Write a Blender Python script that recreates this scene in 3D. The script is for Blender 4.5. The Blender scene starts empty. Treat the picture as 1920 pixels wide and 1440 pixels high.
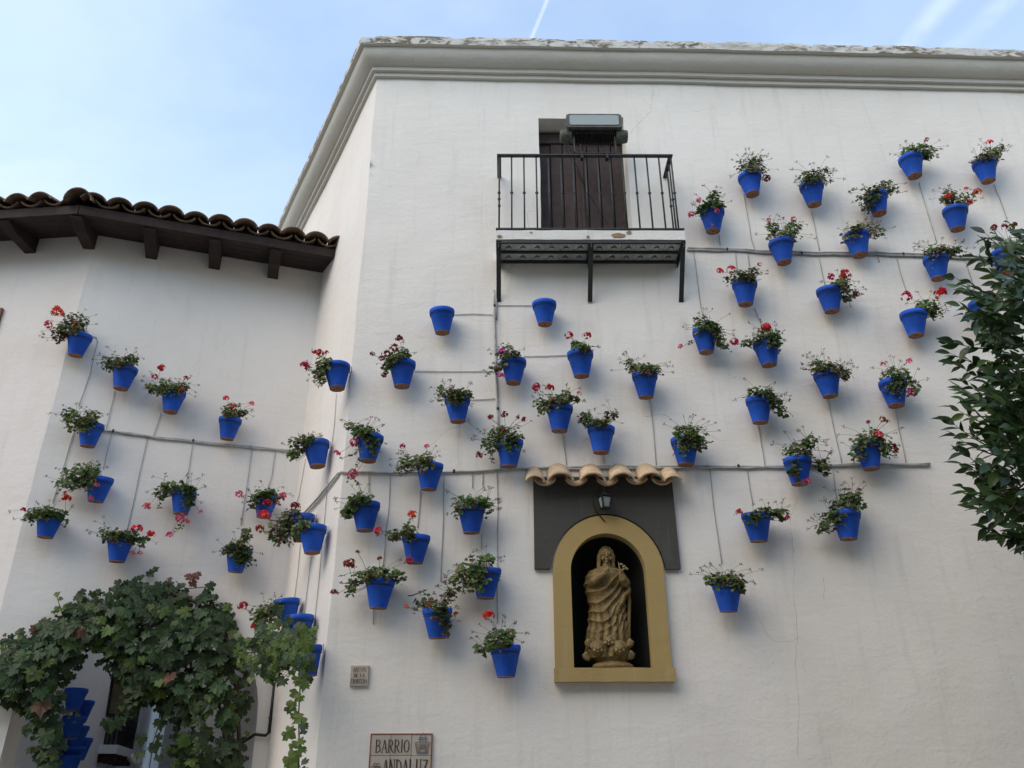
import bpy, bmesh, math, random
from mathutils import Vector, Matrix, noise, Euler
from mathutils.geometry import delaunay_2d_cdt

S = bpy.context.scene
COL = S.collection
rad = math.radians
# ------------------------------------------------------------------ camera
FPX = 1600.0
PITCH = rad(26.4)
ROLL = rad(-0.21)
CAM = Vector((0, 0, 1.6))
camd = bpy.data.cameras.new('camera')
camd.sensor_width = 36
camd.lens = 36 * FPX / 1920
camd.clip_end = 3000
cam = bpy.data.objects.new('camera', camd)
COL.objects.link(cam)
RC = Matrix.Rotation(math.pi / 2 + PITCH, 3, 'X') @ Matrix.Rotation(ROLL, 3, 'Z')
cam.matrix_world = Matrix.Translation(CAM) @ RC.to_4x4()
S.camera = cam

def ray(px, py):
    return (RC @ Vector(((px - 960) / FPX, -(py - 720) / FPX, -1))).normalized()

# ------------------------------------------------------------------ sky, sun, exposure
SUN_AZ, SUN_EL = 225.0, 41.0     # compass style: 0 = +Y, clockwise; soft evening light from the left, behind the camera
S.view_settings.view_transform = 'Standard'
S.view_settings.look = 'None'
S.view_settings.exposure = 1.43
S.view_settings.gamma = 1
S.view_settings.use_curve_mapping = False
S.render.engine = 'CYCLES'
world = bpy.data.worlds.new('World')
S.world = world
world.use_nodes = True
wn, wl = world.node_tree.nodes, world.node_tree.links
wn.clear()
def wnode(t, **k):
    n = wn.new(t)
    for a, b in k.items(): setattr(n, a, b)
    return n
wout = wnode('ShaderNodeOutputWorld')
wbg = wnode('ShaderNodeBackground')
wbg.inputs['Strength'].default_value = 0.15
sky = wnode('ShaderNodeTexSky', sky_type='NISHITA', sun_disc=False, sun_elevation=rad(SUN_EL), sun_rotation=rad(SUN_AZ))
sky.air_density = 1.0
sky.dust_density = 0.1
sky.ozone_density = 0.7
wl.new(wbg.outputs[0], wout.inputs[0])
tc = wnode('ShaderNodeTexCoord')
sep = wnode('ShaderNodeSeparateXYZ')
wl.new(tc.outputs['Generated'], sep.inputs[0])
def wmath(op, a, b=None, c=None, clamp=False):
    n = wnode('ShaderNodeMath', operation=op, use_clamp=clamp)
    for i, v in enumerate((a, b, c)):
        if v is None: continue
        if isinstance(v, (int, float)): n.inputs[i].default_value = v
        else: wl.new(v, n.inputs[i])
    return n.outputs[0]
zz = wmath('MAXIMUM', sep.outputs[2], 0.06)
cu = wmath('DIVIDE', sep.outputs[0], zz)
cv = wmath('DIVIDE', sep.outputs[1], zz)
comb = wnode('ShaderNodeCombineXYZ')
wl.new(cu, comb.inputs[0]); wl.new(cv, comb.inputs[1])
def wnoise(scale, detail, rough, sc=(1, 1, 1), rot=0, dist=0.0, loc=(0, 0, 0)):
    mp = wnode('ShaderNodeMapping')
    mp.inputs['Scale'].default_value = sc
    mp.inputs['Rotation'].default_value = (0, 0, rot)
    mp.inputs['Location'].default_value = loc
    wl.new(comb.outputs[0], mp.inputs[0])
    n = wnode('ShaderNodeTexNoise')
    n.inputs['Scale'].default_value = scale
    n.inputs['Detail'].default_value = detail
    n.inputs['Roughness'].default_value = rough
    n.inputs['Distortion'].default_value = dist
    wl.new(mp.outputs[0], n.inputs['Vector'])
    return n.outputs[0]
def wramp(v, lo, hi, a, b):
    n = wnode('ShaderNodeMapRange')
    n.interpolation_type = 'SMOOTHSTEP'
    n.inputs[1].default_value = lo; n.inputs[2].default_value = hi
    n.inputs[3].default_value = a; n.inputs[4].default_value = b
    wl.new(v, n.inputs[0])
    return n.outputs[0]
cl1 = wramp(wnoise(1.1, 5, 0.6, (1, 1.6, 1), 0.5, 0.4), 0.28, 0.80, 0.12, 0.62)
veil = wramp(sep.outputs[2], 0.0, 0.9, 0.34, 0.0)
leftside = wramp(cu, -1.6, 0.5, 0.26, 0.0)
cl = wmath('ADD', wmath('MULTIPLY', cl1, 0.75), wmath('ADD', veil, leftside), clamp=True)
def contrail(p0, p1, width, amt, nscale, fuzz):
    a, b = ray(*p0), ray(*p1)
    a = (a.x / a.z, a.y / a.z); b = (b.x / b.z, b.y / b.z)
    dx, dy = b[0] - a[0], b[1] - a[1]
    L = math.hypot(dx, dy); dx /= L; dy /= L
    d = wmath('ADD', wmath('MULTIPLY', wmath('SUBTRACT', cu, a[0]), -dy), wmath('MULTIPLY', wmath('SUBTRACT', cv, a[1]), dx))
    nz = wmath('MULTIPLY', wmath('SUBTRACT', wnoise(nscale, 4, 0.6), 0.5), fuzz)
    d = wmath('ABSOLUTE', wmath('ADD', d, nz))
    m = wramp(d, 0.0, width, amt, 0.0)
    return wmath('MULTIPLY', m, wramp(wnoise(nscale * 1.7, 3, 0.6, loc=(3, 1, 0)), 0.3, 0.6, 0.35, 1.0))
c1 = contrail((1028, -5), (998, 66), 0.005, 0.45, 9, 0.003)
c2 = contrail((1775, -5), (1705, 85), 0.03, 0.28, 7, 0.03)
c3 = contrail((1885, -5), (1795, 90), 0.028, 0.24, 7, 0.03)
cl = wmath('ADD', cl, wmath('ADD', c1, wmath('ADD', c2, c3)), clamp=True)
cmix = wnode('ShaderNodeMix', data_type='RGBA')
wl.new(cl, cmix.inputs[0])
wl.new(sky.outputs[0], cmix.inputs[6])
cmix.inputs[7].default_value = (2.42, 2.78, 2.95, 1)
wl.new(cmix.outputs[2], wbg.inputs[0])
sund = bpy.data.lights.new('sun', 'SUN')
sund.energy = 0.74
sund.angle = rad(50)
sund.color = (1.0, 0.83, 0.62)
sun = bpy.data.objects.new('sun', sund)
COL.objects.link(sun)
sdir = Vector((math.sin(rad(SUN_AZ)) * math.cos(rad(SUN_EL)), math.cos(rad(SUN_AZ)) * math.cos(rad(SUN_EL)), math.sin(rad(SUN_EL))))
sun.rotation_euler = sdir.to_track_quat('Z', 'Y').to_euler()

# ------------------------------------------------------------------ helpers
def empty(name, loc=(0, 0, 0)):
    o = bpy.data.objects.new(name, None)
    o.empty_display_size = 0.1
    COL.objects.link(o)
    o.location = loc
    return o
def tag(o, label=None, cat=None, group=None, kind=None):
    if label: o['label'] = label
    if cat: o['category'] = cat
    if group: o['group'] = group
    if kind: o['kind'] = kind
    return o
def thing(name, label, cat, loc=(0, 0, 0), group=None):
    return tag(empty(name, loc), label, cat, group)
class MB:
    def __init__(s): s.v = []; s.f = []; s.mi = []; s.sm = []
    def add(s, vs, fs, mi=0, smooth=False):
        b = len(s.v)
        s.v += [Vector(v) for v in vs]
        for f in fs:
            s.f.append(tuple(i + b for i in f)); s.mi.append(mi); s.sm.append(smooth)
    def box(s, M, x0, x1, y0, y1, z0, z1, mi=0):
        vs = [M @ Vector((x, y, z)) for z in (z0, z1) for y in (y0, y1) for x in (x0, x1)]
        s.add(vs, [(0, 2, 3, 1), (4, 5, 7, 6), (0, 1, 5, 4), (2, 6, 7, 3), (0, 4, 6, 2), (1, 3, 7, 5)], mi)
    def tube(s, pts, r, n=6, mi=0, cap=True):
        pts = [Vector(p) for p in pts]
        rs = r if isinstance(r, (list, tuple)) else [r] * len(pts)
        vs = []; up = None
        for i, p in enumerate(pts):
            t = (pts[min(i + 1, len(pts) - 1)] - pts[max(i - 1, 0)])
            if t.length < 1e-9: t = Vector((0, 0, 1))
            t.normalize()
            if up is None:
                up = Vector((0, 0, 1)) if abs(t.z) < 0.9 else Vector((1, 0, 0))
            a = t.cross(up)
            if a.length < 1e-4: a = t.cross(Vector((1, 0.3, 0)))
            a.normalize(); b = a.cross(t).normalized(); up = b
            for k in range(n):
                w = 2 * math.pi * k / n
                vs.append(p + (a * math.cos(w) + b * math.sin(w)) * rs[i])
        fs = [(i * n + k, i * n + (k + 1) % n, (i + 1) * n + (k + 1) % n, (i + 1) * n + k) for i in range(len(pts) - 1) for k in range(n)]
        if cap:
            fs.append(tuple(range(n - 1, -1, -1))); fs.append(tuple((len(pts) - 1) * n + k for k in range(n)))
        s.add(vs, fs, mi, n > 4)
    def lathe(s, M, prof, n=24, mi=0, closed=False):
        vs = [M @ Vector((r * math.cos(2 * math.pi * k / n), r * math.sin(2 * math.pi * k / n), z)) for r, z in prof for k in range(n)]
        m = len(prof)
        fs = [(i * n + k, i * n + (k + 1) % n, (i + 1) * n + (k + 1) % n, (i + 1) * n + k) for i in range(m - 1) for k in range(n)]
        s.add(vs, fs, mi, True)
    def ball(s, M, rx, ry, rz, n=10, m=7, mi=0):
        vs = []; fs = []
        for i in range(m + 1):
            t = math.pi * i / m
            for k in range(n):
                w = 2 * math.pi * k / n
                vs.append(M @ Vector((rx * math.sin(t) * math.cos(w), ry * math.sin(t) * math.sin(w), rz * math.cos(t))))
        for i in range(m):
            for k in range(n):
                fs.append((i * n + k, (i + 1) * n + k, (i + 1) * n + (k + 1) % n, i * n + (k + 1) % n))
        s.add(vs, fs, mi, True)
    def mesh(s, name, mats):
        me = bpy.data.meshes.new(name)
        me.from_pydata([tuple(v) for v in s.v], [], s.f)
        for m in (mats if isinstance(mats, (list, tuple)) else [mats]): me.materials.append(m)
        me.polygons.foreach_set('material_index', s.mi)
        me.polygons.foreach_set('use_smooth', s.sm)
        me.update()
        return me
    def build(s, name, mats, parent=None, origin=None, bevel=0):
        if parent is not None and origin is None: origin = wloc(parent)
        if origin is not None:
            o3 = Vector(origin)
            s.v = [v - o3 for v in s.v]
        me = s.mesh(name, mats)
        o = bpy.data.objects.new(name, me)
        COL.objects.link(o)
        if parent is not None:
            o.parent = parent
            o['_o'] = tuple(o3)
        elif origin is not None: o.location = origin
        if bevel:
            md = o.modifiers.new('bevel', 'BEVEL'); md.width = bevel; md.segments = 2; md.limit_method = 'ANGLE'
        return o
def wloc(o):
    p = Vector((0, 0, 0))
    while o is not None:
        p += Vector(o.location); o = o.parent
    return p
def inst(name, me, parent, M):
    """object sharing a mesh, placed by a world matrix under an unrotated parent chain"""
    o = bpy.data.objects.new(name, me)
    COL.objects.link(o)
    if parent is not None:
        o.parent = parent
        M = Matrix.Translation(-wloc(parent)) @ M
    o.matrix_local = M
    return o
I4 = Matrix.Identity(4)
def frame(o, x, y, z):
    M = Matrix((x, y, z)).transposed().to_4x4()
    M.translation = o
    return M

class Wall:
    """vertical plane: u runs to the right along it, o out of it, h up"""
    def __init__(s, org, az):
        s.org = Vector((org[0], org[1], 0)); a = rad(az)
        s.d = Vector((math.sin(a), math.cos(a), 0)); s.n = Vector((s.d.y, -s.d.x, 0))
    def P(s, u, h, o=0.0): return s.org + s.d * u + s.n * o + Vector((0, 0, h))
    def uv(s, px, py, o=0.0):
        r = ray(px, py)
        q = s.org + s.n * o
        t = (q - Vector((CAM.x, CAM.y, 0))).dot(s.n) / Vector((r.x, r.y, 0)).dot(s.n)
        p = CAM + r * t
        return (p - s.org).dot(s.d), p.z
    def at(s, px, py, o=0.0):
        u, h = s.uv(px, py, o); return s.P(u, h, o)
    def M(s, u=0, h=0, o=0.0):  # local x = along, y = INTO the wall (−out), z = up
        return frame(s.P(u, h, o), s.d, -s.n, Vector((0, 0, 1)))

WM = Wall((0, 6.0), 89.5)
c1 = WM.at(666, 620)
WR = Wall((c1.x, c1.y), 180 - 27.6)          # u negative goes back into the picture
c2 = WR.at(598, 560)
WL = Wall((c2.x, c2.y), 72.3)
c3 = WL.at(151, 560)
WF = Wall((c3.x, c3.y), 95)                   # leftmost wall, u negative to the left
uM0 = WM.uv(666, 620)[0]
uC2 = WR.uv(598, 560)[0]
uC3 = WL.uv(151, 560)[0]

# ------------------------------------------------------------------ materials
def nm(name):
    m = bpy.data.materials.new(name); m.use_nodes = True
    nt = m.node_tree; nt.nodes.clear()
    out = nt.nodes.new('ShaderNodeOutputMaterial'); b = nt.nodes.new('ShaderNodeBsdfPrincipled')
    nt.links.new(b.outputs[0], out.inputs[0])
    return m, nt, b
class NT:
    def __init__(s, nt): s.nt = nt
    def n(s, t, ins=None, **k):
        x = s.nt.nodes.new(t)
        for a, b in k.items(): setattr(x, a, b)
        for a, b in (ins or {}).items():
            if isinstance(b, bpy.types.NodeSocket): s.nt.links.new(b, x.inputs[a])
            else: x.inputs[a].default_value = b
        return x
    def noise(s, v, scale, detail=4, rough=0.55, dist=0.0):
        return s.n('ShaderNodeTexNoise', {'Vector': v, 'Scale': scale, 'Detail': detail, 'Roughness': rough, 'Distortion': dist}).outputs[0]
    def rng(s, v, a, b, c, d):
        return s.n('ShaderNodeMapRange', {0: v, 1: a, 2: b, 3: c, 4: d}).outputs[0]
    def mix(s, f, a, b, bt='MIX'):
        return s.n('ShaderNodeMix', {0: f, 6: a, 7: b}, data_type='RGBA', blend_type=bt).outputs[2]
    def math(s, op, a, b=0.0):
        return s.n('ShaderNodeMath', {0: a, 1: b}, operation=op).outputs[0]
    def map(s, v, sc, rot=(0, 0, 0)):
        return s.n('ShaderNodeMapping', {'Vector': v, 'Scale': sc, 'Rotation': rot}).outputs[0]
def c4(c): return (c[0], c[1], c[2], 1)
def simple(name, col, rough=0.6, var=0.15, scale=8, bump=0.0, bscale=40, metal=0, col2=None, spec=0.4, rand=0.0, obj=False):
    m, nt, b = nm(name); g = NT(nt)
    if obj: pos = g.n('ShaderNodeTexCoord').outputs['Object']
    else: pos = g.n('ShaderNodeNewGeometry').outputs['Position']
    f = g.noise(pos, scale, 5, 0.6)
    c2_ = col2 or tuple(x * (1 - var * 2) for x in col)
    f2 = g.rng(f, 0.35, 0.68, 0, 1)
    c = g.mix(f2, c4(col), c4(c2_))
    if rand:
        r = g.n('ShaderNodeObjectInfo').outputs['Random']
        c = g.mix(1.0, c, g.n('ShaderNodeHueSaturation', {'Hue': 0.5, 'Saturation': 1.0, 'Value': g.rng(r, 0, 1, 1 - rand, 1 + rand), 'Fac': 1.0, 'Color': (1, 1, 1, 1)}).outputs[0], 'MULTIPLY')
    nt.links.new(c, b.inputs['Base Color'])
    b.inputs['Roughness'].default_value = rough
    b.inputs['Metallic'].default_value = metal
    b.inputs['Specular IOR Level'].default_value = spec
    if bump:
        bn = g.n('ShaderNodeBump', {'Strength': bump, 'Distance': 0.01, 'Height': g.noise(pos, bscale, 4, 0.6)})
        nt.links.new(bn.outputs[0], b.inputs['Normal'])
    return m
def plaster(name, col, stain=(0.62, 0.53, 0.40), amt=0.9, bump=0.30):
    m, nt, b = nm(name); g = NT(nt)
    pos = g.n('ShaderNodeNewGeometry').outputs['Position']
    big = g.noise(pos, 0.9, 5, 0.6, 0.3)
    c = g.mix(g.rng(big, 0.35, 0.7, 0, 1), c4(col), c4([x * y for x, y in zip(col, (0.93, 0.92, 0.90))]))
    med = g.noise(pos, 5.5, 6, 0.7, 0.6)
    c = g.mix(g.rng(med, 0.55, 0.8, 0, 0.35 * amt), c, c4([x * 0.86 for x in col]))
    # warm damp patches and drips
    st = g.noise(g.map(pos, (1, 1, 0.45)), 1.7, 6, 0.65, 0.8)
    c = g.mix(g.rng(st, 0.60, 0.76, 0, 0.30 * amt), c, c4(stain))
    drip = g.noise(g.map(pos, (9, 9, 0.7)), 1.6, 5, 0.6)
    c = g.mix(g.rng(drip, 0.55, 0.78, 0, 0.32 * amt), c, c4((0.52, 0.49, 0.44)))
    # brown run-off marks under the pots (mesh attribute) broken up by noise
    at = g.n('ShaderNodeAttribute', attribute_name='runoff').outputs['Fac']
    stk = g.rng(g.noise(g.map(pos, (16, 16, 1.5)), 1.5, 5, 0.65), 0.38, 0.68, 0.15, 1)
    c = g.mix(g.math('MULTIPLY', g.math('MULTIPLY', at, stk), 0.55), c, c4((0.34, 0.27, 0.19)))
    # flaked spots
    fl = g.noise(pos, 3.1, 7, 0.75, 1.3)
    fm = g.rng(fl, 0.735, 0.745, 0, 0.55 * amt)
    c = g.mix(fm, c, c4((0.60, 0.53, 0.45)))
    # hairline cracks
    dv = g.n('ShaderNodeVectorMath', {0: pos, 1: g.n('ShaderNodeTexNoise', {'Vector': pos, 'Scale': 1.5, 'Detail': 3.0}).outputs[1]}, operation='ADD').outputs[0]
    vo = g.n('ShaderNodeTexVoronoi', {'Vector': dv, 'Scale': 0.75}, feature='DISTANCE_TO_EDGE').outputs[0]
    cm = g.math('MULTIPLY', g.rng(vo, 0.0008, 0.0030, 1, 0), g.rng(g.noise(pos, 0.8, 2, 0.5), 0.60, 0.66, 0, 1))
    c = g.mix(g.math('MULTIPLY', cm, 0.40 * amt), c, c4((0.25, 0.22, 0.18)))
    # fine specks
    sp = g.noise(pos, 42, 3, 0.6)
    c = g.mix(g.rng(sp, 0.70, 0.76, 0, 0.35 * amt), c, c4((0.42, 0.38, 0.33)))
    nt.links.new(c, b.inputs['Base Color'])
    b.inputs['Roughness'].default_value = 0.9
    b.inputs['Specular IOR Level'].default_value = 0.15
    h1 = g.noise(g.map(pos, (1, 1, 1.3), (0.2, 0.4, 0.1)), 11, 6, 0.66, 0.3)
    h2 = g.noise(pos, 38, 4, 0.6)
    h3 = g.noise(g.map(pos, (1, 1, 3.2), (0.5, 0.2, 0.3)), 4, 3, 0.5, 0.4)
    h = g.math('ADD', g.math('MULTIPLY', h1, 0.6), g.math('ADD', g.math('MULTIPLY', h2, 0.5), g.math('MULTIPLY', h3, 0.7)))
    h = g.math('SUBTRACT', h, g.math('MULTIPLY', g.math('ADD', cm, fm), 0.5))
    bn = g.n('ShaderNodeBump', {'Strength': bump, 'Distance': 0.016, 'Height': h})
    nt.links.new(bn.outputs[0], b.inputs['Normal'])
    return m
def leafmat(name, col, col2, rand=0.25, trans=0.25, spec=0.35, rough=0.5):
    m, nt, b = nm(name); g = NT(nt)
    pos = g.n('ShaderNodeNewGeometry').outputs['Position']
    oi = g.n('ShaderNodeObjectInfo').outputs['Random']
    f = g.noise(pos, 16, 3, 0.6)
    c = g.mix(g.rng(f, 0.38, 0.66, 0, 1), c4(col), c4(col2))
    v = g.rng(g.math('FRACT', g.math('MULTIPLY', oi, 7.31)), 0, 1, 1 - rand, 1 + rand)
    c = g.n('ShaderNodeHueSaturation', {'Hue': g.rng(oi, 0, 1, 0.485, 0.515), 'Saturation': 1.0, 'Value': v, 'Fac': 1.0, 'Color': c}).outputs[0]
    nt.links.new(c, b.inputs['Base Color'])
    b.inputs['Roughness'].default_value = rough
    b.inputs['Specular IOR Level'].default_value = spec
    tr = g.n('ShaderNodeBsdfTranslucent', {'Color': c})
    mx = g.n('ShaderNodeMixShader', {0: trans, 1: b.outputs[0], 2: tr.outputs[0]})
    out = [x for x in nt.nodes if x.type == 'OUTPUT_MATERIAL'][0]
    nt.links.new(mx.outputs[0], out.inputs[0])
    return m
MT = {}
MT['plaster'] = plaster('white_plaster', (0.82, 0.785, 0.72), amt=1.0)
MT['plaster_side'] = plaster('warm_lit_plaster', (0.80, 0.75, 0.70), amt=0.8)  # warm light on the left-facing walls is put into this tint
MT['plaster_left'] = plaster('white_plaster_left', (0.83, 0.795, 0.74), amt=0.8)
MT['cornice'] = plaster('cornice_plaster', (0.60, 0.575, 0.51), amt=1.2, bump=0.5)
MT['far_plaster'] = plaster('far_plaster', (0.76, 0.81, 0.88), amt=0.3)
MT['ochre'] = plaster('ochre_paint', (0.40, 0.29, 0.12), stain=(0.25, 0.2, 0.1), amt=0.7, bump=0.25)
MT['greyp'] = plaster('dark_grey_paint', (0.078, 0.076, 0.068), stain=(0.12, 0.115, 0.10), amt=0.35, bump=0.4)
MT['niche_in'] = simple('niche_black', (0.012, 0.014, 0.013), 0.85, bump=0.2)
MT['blue'] = simple('blue_paint', (0.020, 0.110, 0.58), 0.7, 0.14, 9, bump=0.35, bscale=70, rand=0.12, spec=0.25)
MT['terra'] = simple('terracotta', (0.34, 0.165, 0.09), 0.85, 0.2, 30, bump=0.3)
MT['dark'] = simple('dark_hole', (0.012, 0.01, 0.008), 0.9)
MT['soil'] = simple('soil', (0.05, 0.035, 0.025), 0.95)
MT['iron'] = simple('dark_iron', (0.035, 0.038, 0.034), 0.55, 0.2, 20, bump=0.3, bscale=90)
MT['iron_black'] = simple('black_iron', (0.012, 0.012, 0.013), 0.5, 0.2, 20, bump=0.2)
MT['pipe'] = simple('painted_pipe', (0.50, 0.50, 0.48), 0.7, 0.2, 14, bump=0.3)
MT['wire'] = simple('thin_tube', (0.46, 0.46, 0.44), 0.7, 0.2, 10)
MT['wood'] = simple('dark_rafter_wood', (0.036, 0.021, 0.017), 0.8, 0.25, 12, bump=0.5, bscale=50)
MT['door'] = simple('brown_door_wood', (0.058, 0.036, 0.031), 0.7, 0.2, 14, bump=0.4, bscale=60, rand=0.15)
MT['tile'] = simple('weathered_roof_tile', (0.22, 0.135, 0.08), 0.9, 0.25, 14, bump=0.5, bscale=60, col2=(0.085, 0.06, 0.04), rand=0.2)
MT['tile_light'] = simple('sandy_roof_tile', (0.66, 0.50, 0.31), 0.85, 0.2, 16, bump=0.5, bscale=60, col2=(0.45, 0.31, 0.18), rand=0.15)
MT['statue'] = simple('bronze_brown_stone', (0.22, 0.145, 0.046), 0.6, 0.25, 16, bump=0.6, bscale=60, col2=(0.11, 0.073, 0.026), spec=0.4)
MT['signtile'] = simple('cream_glazed_tile', (0.50, 0.44, 0.36), 0.35, 0.08, 10, col2=(0.42, 0.37, 0.30), rand=0.05)
MT['letter'] = simple('brown_lettering', (0.045, 0.025, 0.022), 0.5)
MT['red_trim'] = simple('rust_red_trim', (0.28, 0.075, 0.035), 0.5)
MT['blue_ink'] = simple('blue_grey_ink', (0.16, 0.19, 0.30), 0.5)
MT['delft'] = simple('soffit_tile', (0.50, 0.52, 0.46), 0.4, 0.12, 12, rand=0.15, col2=(0.38, 0.40, 0.34))
MT['ink'] = simple('tile_ink', (0.035, 0.05, 0.08), 0.5)
MT['slab'] = plaster('peeling_slab', (0.74, 0.72, 0.67), stain=(0.38, 0.26, 0.15), amt=1.6, bump=0.5)
MT['lamp_body'] = simple('grey_green_metal', (0.10, 0.11, 0.09), 0.6, 0.25, 14, bump=0.4, col2=(0.06, 0.055, 0.04))
MT['g1'] = leafmat('geranium_green', (0.060, 0.130, 0.026), (0.105, 0.190, 0.045))
MT['g2'] = leafmat('geranium_olive', (0.13, 0.160, 0.042), (0.19, 0.20, 0.07))
MT['g3'] = leafmat('geranium_brown', (0.16, 0.085, 0.05), (0.22, 0.13, 0.085))
MT['g4'] = leafmat('geranium_dark', (0.030, 0.066, 0.022), (0.048, 0.092, 0.028))
MT['stem'] = simple('geranium_stem', (0.10, 0.11, 0.045), 0.7)
MT['dry'] = simple('dried_umbel', (0.20, 0.10, 0.085), 0.8, col2=(0.11, 0.055, 0.045))
FL = {}
for k, c in dict(red=(0.62, 0.020, 0.018), crimson=(0.42, 0.008, 0.035), dark=(0.20, 0.006, 0.012), pink=(0.62, 0.085, 0.17), magenta=(0.52, 0.045, 0.30), salmon=(0.50, 0.10, 0.07)).items():
    FL[k] = leafmat('petal_' + k, c, tuple(x * 1.35 for x in c), 0.1, 0.2)
MT['v1'] = leafmat('vine_green', (0.032, 0.066, 0.020), (0.055, 0.098, 0.030), 0.45)
MT['v2'] = leafmat('vine_light', (0.10, 0.175, 0.032), (0.14, 0.21, 0.05), 0.3, 0.35)
MT['v3'] = leafmat('vine_grey', (0.038, 0.070, 0.028), (0.060, 0.095, 0.038), 0.35)
MT['v4'] = leafmat('vine_brown', (0.17, 0.075, 0.038), (0.11, 0.05, 0.03), 0.3)
MT['o1'] = leafmat('orange_leaf', (0.028, 0.058, 0.016), (0.045, 0.082, 0.022), 0.35, 0.18, 0.5, 0.38)
MT['o2'] = leafmat('orange_leaf_light', (0.06, 0.11, 0.022), (0.09, 0.14, 0.03), 0.3, 0.3, 0.5, 0.4)
MT['bark'] = simple('bark', (0.075, 0.06, 0.045), 0.9, bump=0.6, bscale=30)
MT['vstem'] = simple('vine_stem', (0.08, 0.055, 0.035), 0.9)
MT['crack'] = simple('crack_line', (0.22, 0.19, 0.16), 0.95)
m, nt, b = nm('weathered_cap'); g = NT(nt)
pos = g.n('ShaderNodeNewGeometry').outputs['Position']
f = g.rng(g.noise(g.map(pos, (1, 1, 2.5)), 7, 8, 0.75, 0.8), 0.48, 0.55, 0, 1)
f2 = g.rng(g.noise(pos, 1.3, 3, 0.5), 0.32, 0.52, 0.15, 1)
cc = g.mix(g.math('MULTIPLY', f, f2), c4((0.60, 0.585, 0.54)), g.mix(g.noise(pos, 30), c4((0.07, 0.06, 0.04)), c4((0.26, 0.21, 0.14))))
nt.links.new(cc, b.inputs['Base Color']); b.inputs['Roughness'].default_value = 0.95
nt.links.new(g.n('ShaderNodeBump', {'Strength': 0.5, 'Distance': 0.01, 'Height': g.noise(pos, 20, 5)}).outputs[0], b.inputs['Normal'])
MT['cap'] = m
m, nt, b = nm('frosted_glass')
b.inputs['Base Color'].default_value = (0.30, 0.33, 0.30, 1); b.inputs['Roughness'].default_value = 0.16; b.inputs['Specular IOR Level'].default_value = 0.6
g = NT(nt); nt.links.new(g.n('ShaderNodeBump', {'Strength': 0.1, 'Height': g.noise(g.n('ShaderNodeNewGeometry').outputs['Position'], 30)}).outputs[0], b.inputs['Normal'])
MT['glass'] = m
m, nt, b = nm('courtyard_paving'); g = NT(nt)
pos = g.n('ShaderNodeNewGeometry').outputs['Position']
br = g.n('ShaderNodeTexVoronoi', {'Vector': pos, 'Scale': 9.0}).outputs[1]
nt.links.new(g.mix(0.75, br, c4((0.20, 0.18, 0.155))), b.inputs['Base Color']); b.inputs['Roughness'].default_value = 0.9
MT['ground'] = m

# ------------------------------------------------------------------ ground and surroundings
gm = MB(); gm.add([(-400, -400, 0), (400, -400, 0), (400, 400, 0), (-400, 400, 0)], [(0, 1, 2, 3)])
tag(gm.build('ground', MT['ground']), kind='structure')

def wob(p, amp=1.0):
    v = noise.noise_vector(p * 0.9) * 0.014 + noise.noise_vector(p * 3.7 + Vector((5, 2, 1))) * 0.004
    return p + v * amp
def inside(pt, poly):
    x, y = pt; c = False; n = len(poly); j = n - 1
    for i in range(n):
        xi, yi = poly[i]; xj, yj = poly[j]
        if (yi > y) != (yj > y) and x < (xj - xi) * (y - yi) / (yj - yi) + xi: c = not c
        j = i
    return c
def dens(poly, step):
    out = []
    for i in range(len(poly)):
        a = Vector(poly[i]); b_ = Vector(poly[(i + 1) % len(poly)])
        n = max(1, int(round((b_ - a).length / step)))
        for k in range(n): out.append(tuple(a.lerp(b_, k / n)))
    return out
def wallmesh(W, outline, holes=(), step=0.14, o=0.0, amp=1.0, mb=None, mi=0):
    outs = [dens(outline, step)] + [dens(h, 0.05) for h in holes]
    vs = []; es = []
    for lp in outs:
        b0 = len(vs); vs += [Vector(p) for p in lp]
        es += [(b0 + i, b0 + (i + 1) % len(lp)) for i in range(len(lp))]
    xs = [p[0] for p in outline]; ys = [p[1] for p in outline]
    y = min(ys) + step / 2; row = 0
    while y < max(ys):
        x = min(xs) + (step / 2 if row % 2 else step)
        while x < max(xs):
            p = (x, y)
            if inside(p, outline) and not any(inside(p, h) for h in holes): vs.append(Vector(p))
            x += step
        y += step; row += 1
    r = delaunay_2d_cdt(vs, es, [], 0, 1e-6)
    V, F = r[0], r[2]
    fs = []
    for f in F:
        c = sum((V[i] for i in f), Vector((0, 0))) / len(f)
        if inside(c, outline) and not any(inside(c, h) for h in holes): fs.append(tuple(f))
    mb = mb or MB()
    mb.add([wob(W.P(v.x, v.y, o), amp) for v in V], fs, mi, True)
    return mb
def reveal(W, poly, depth, mb, mi=0, closed=False, amp=1.0, o0=0.0):
    """side faces of an opening, running back into the wall"""
    pts = dens(poly, 0.05) if closed else poly
    n = len(pts); vs = []
    for (u, h) in pts:
        vs.append(wob(W.P(u, h, o0), amp)); vs.append(W.P(u, h, -depth))
    fs = []
    for i in range(n if closed else n - 1):
        j = (i + 1) % n
        fs.append((2 * i, 2 * i + 1, 2 * j + 1, 2 * j))
    mb.add(vs, fs, mi, False)

# ================================================================== MAIN HOUSE
house = thing('white_house', 'tall white plastered house with moulded cornice, balcony and arched niche', 'house', (WM.P(1.5, 0, 0)))
hCorn = WM.uv(709, 147)[1]                       # bottom of cornice at the corner; it falls slightly to the right
_e = WM.uv(1915, 173)
CTILT = (hCorn - _e[1]) / (_e[0] - uM0)
RDEPTH = 8.0
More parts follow.
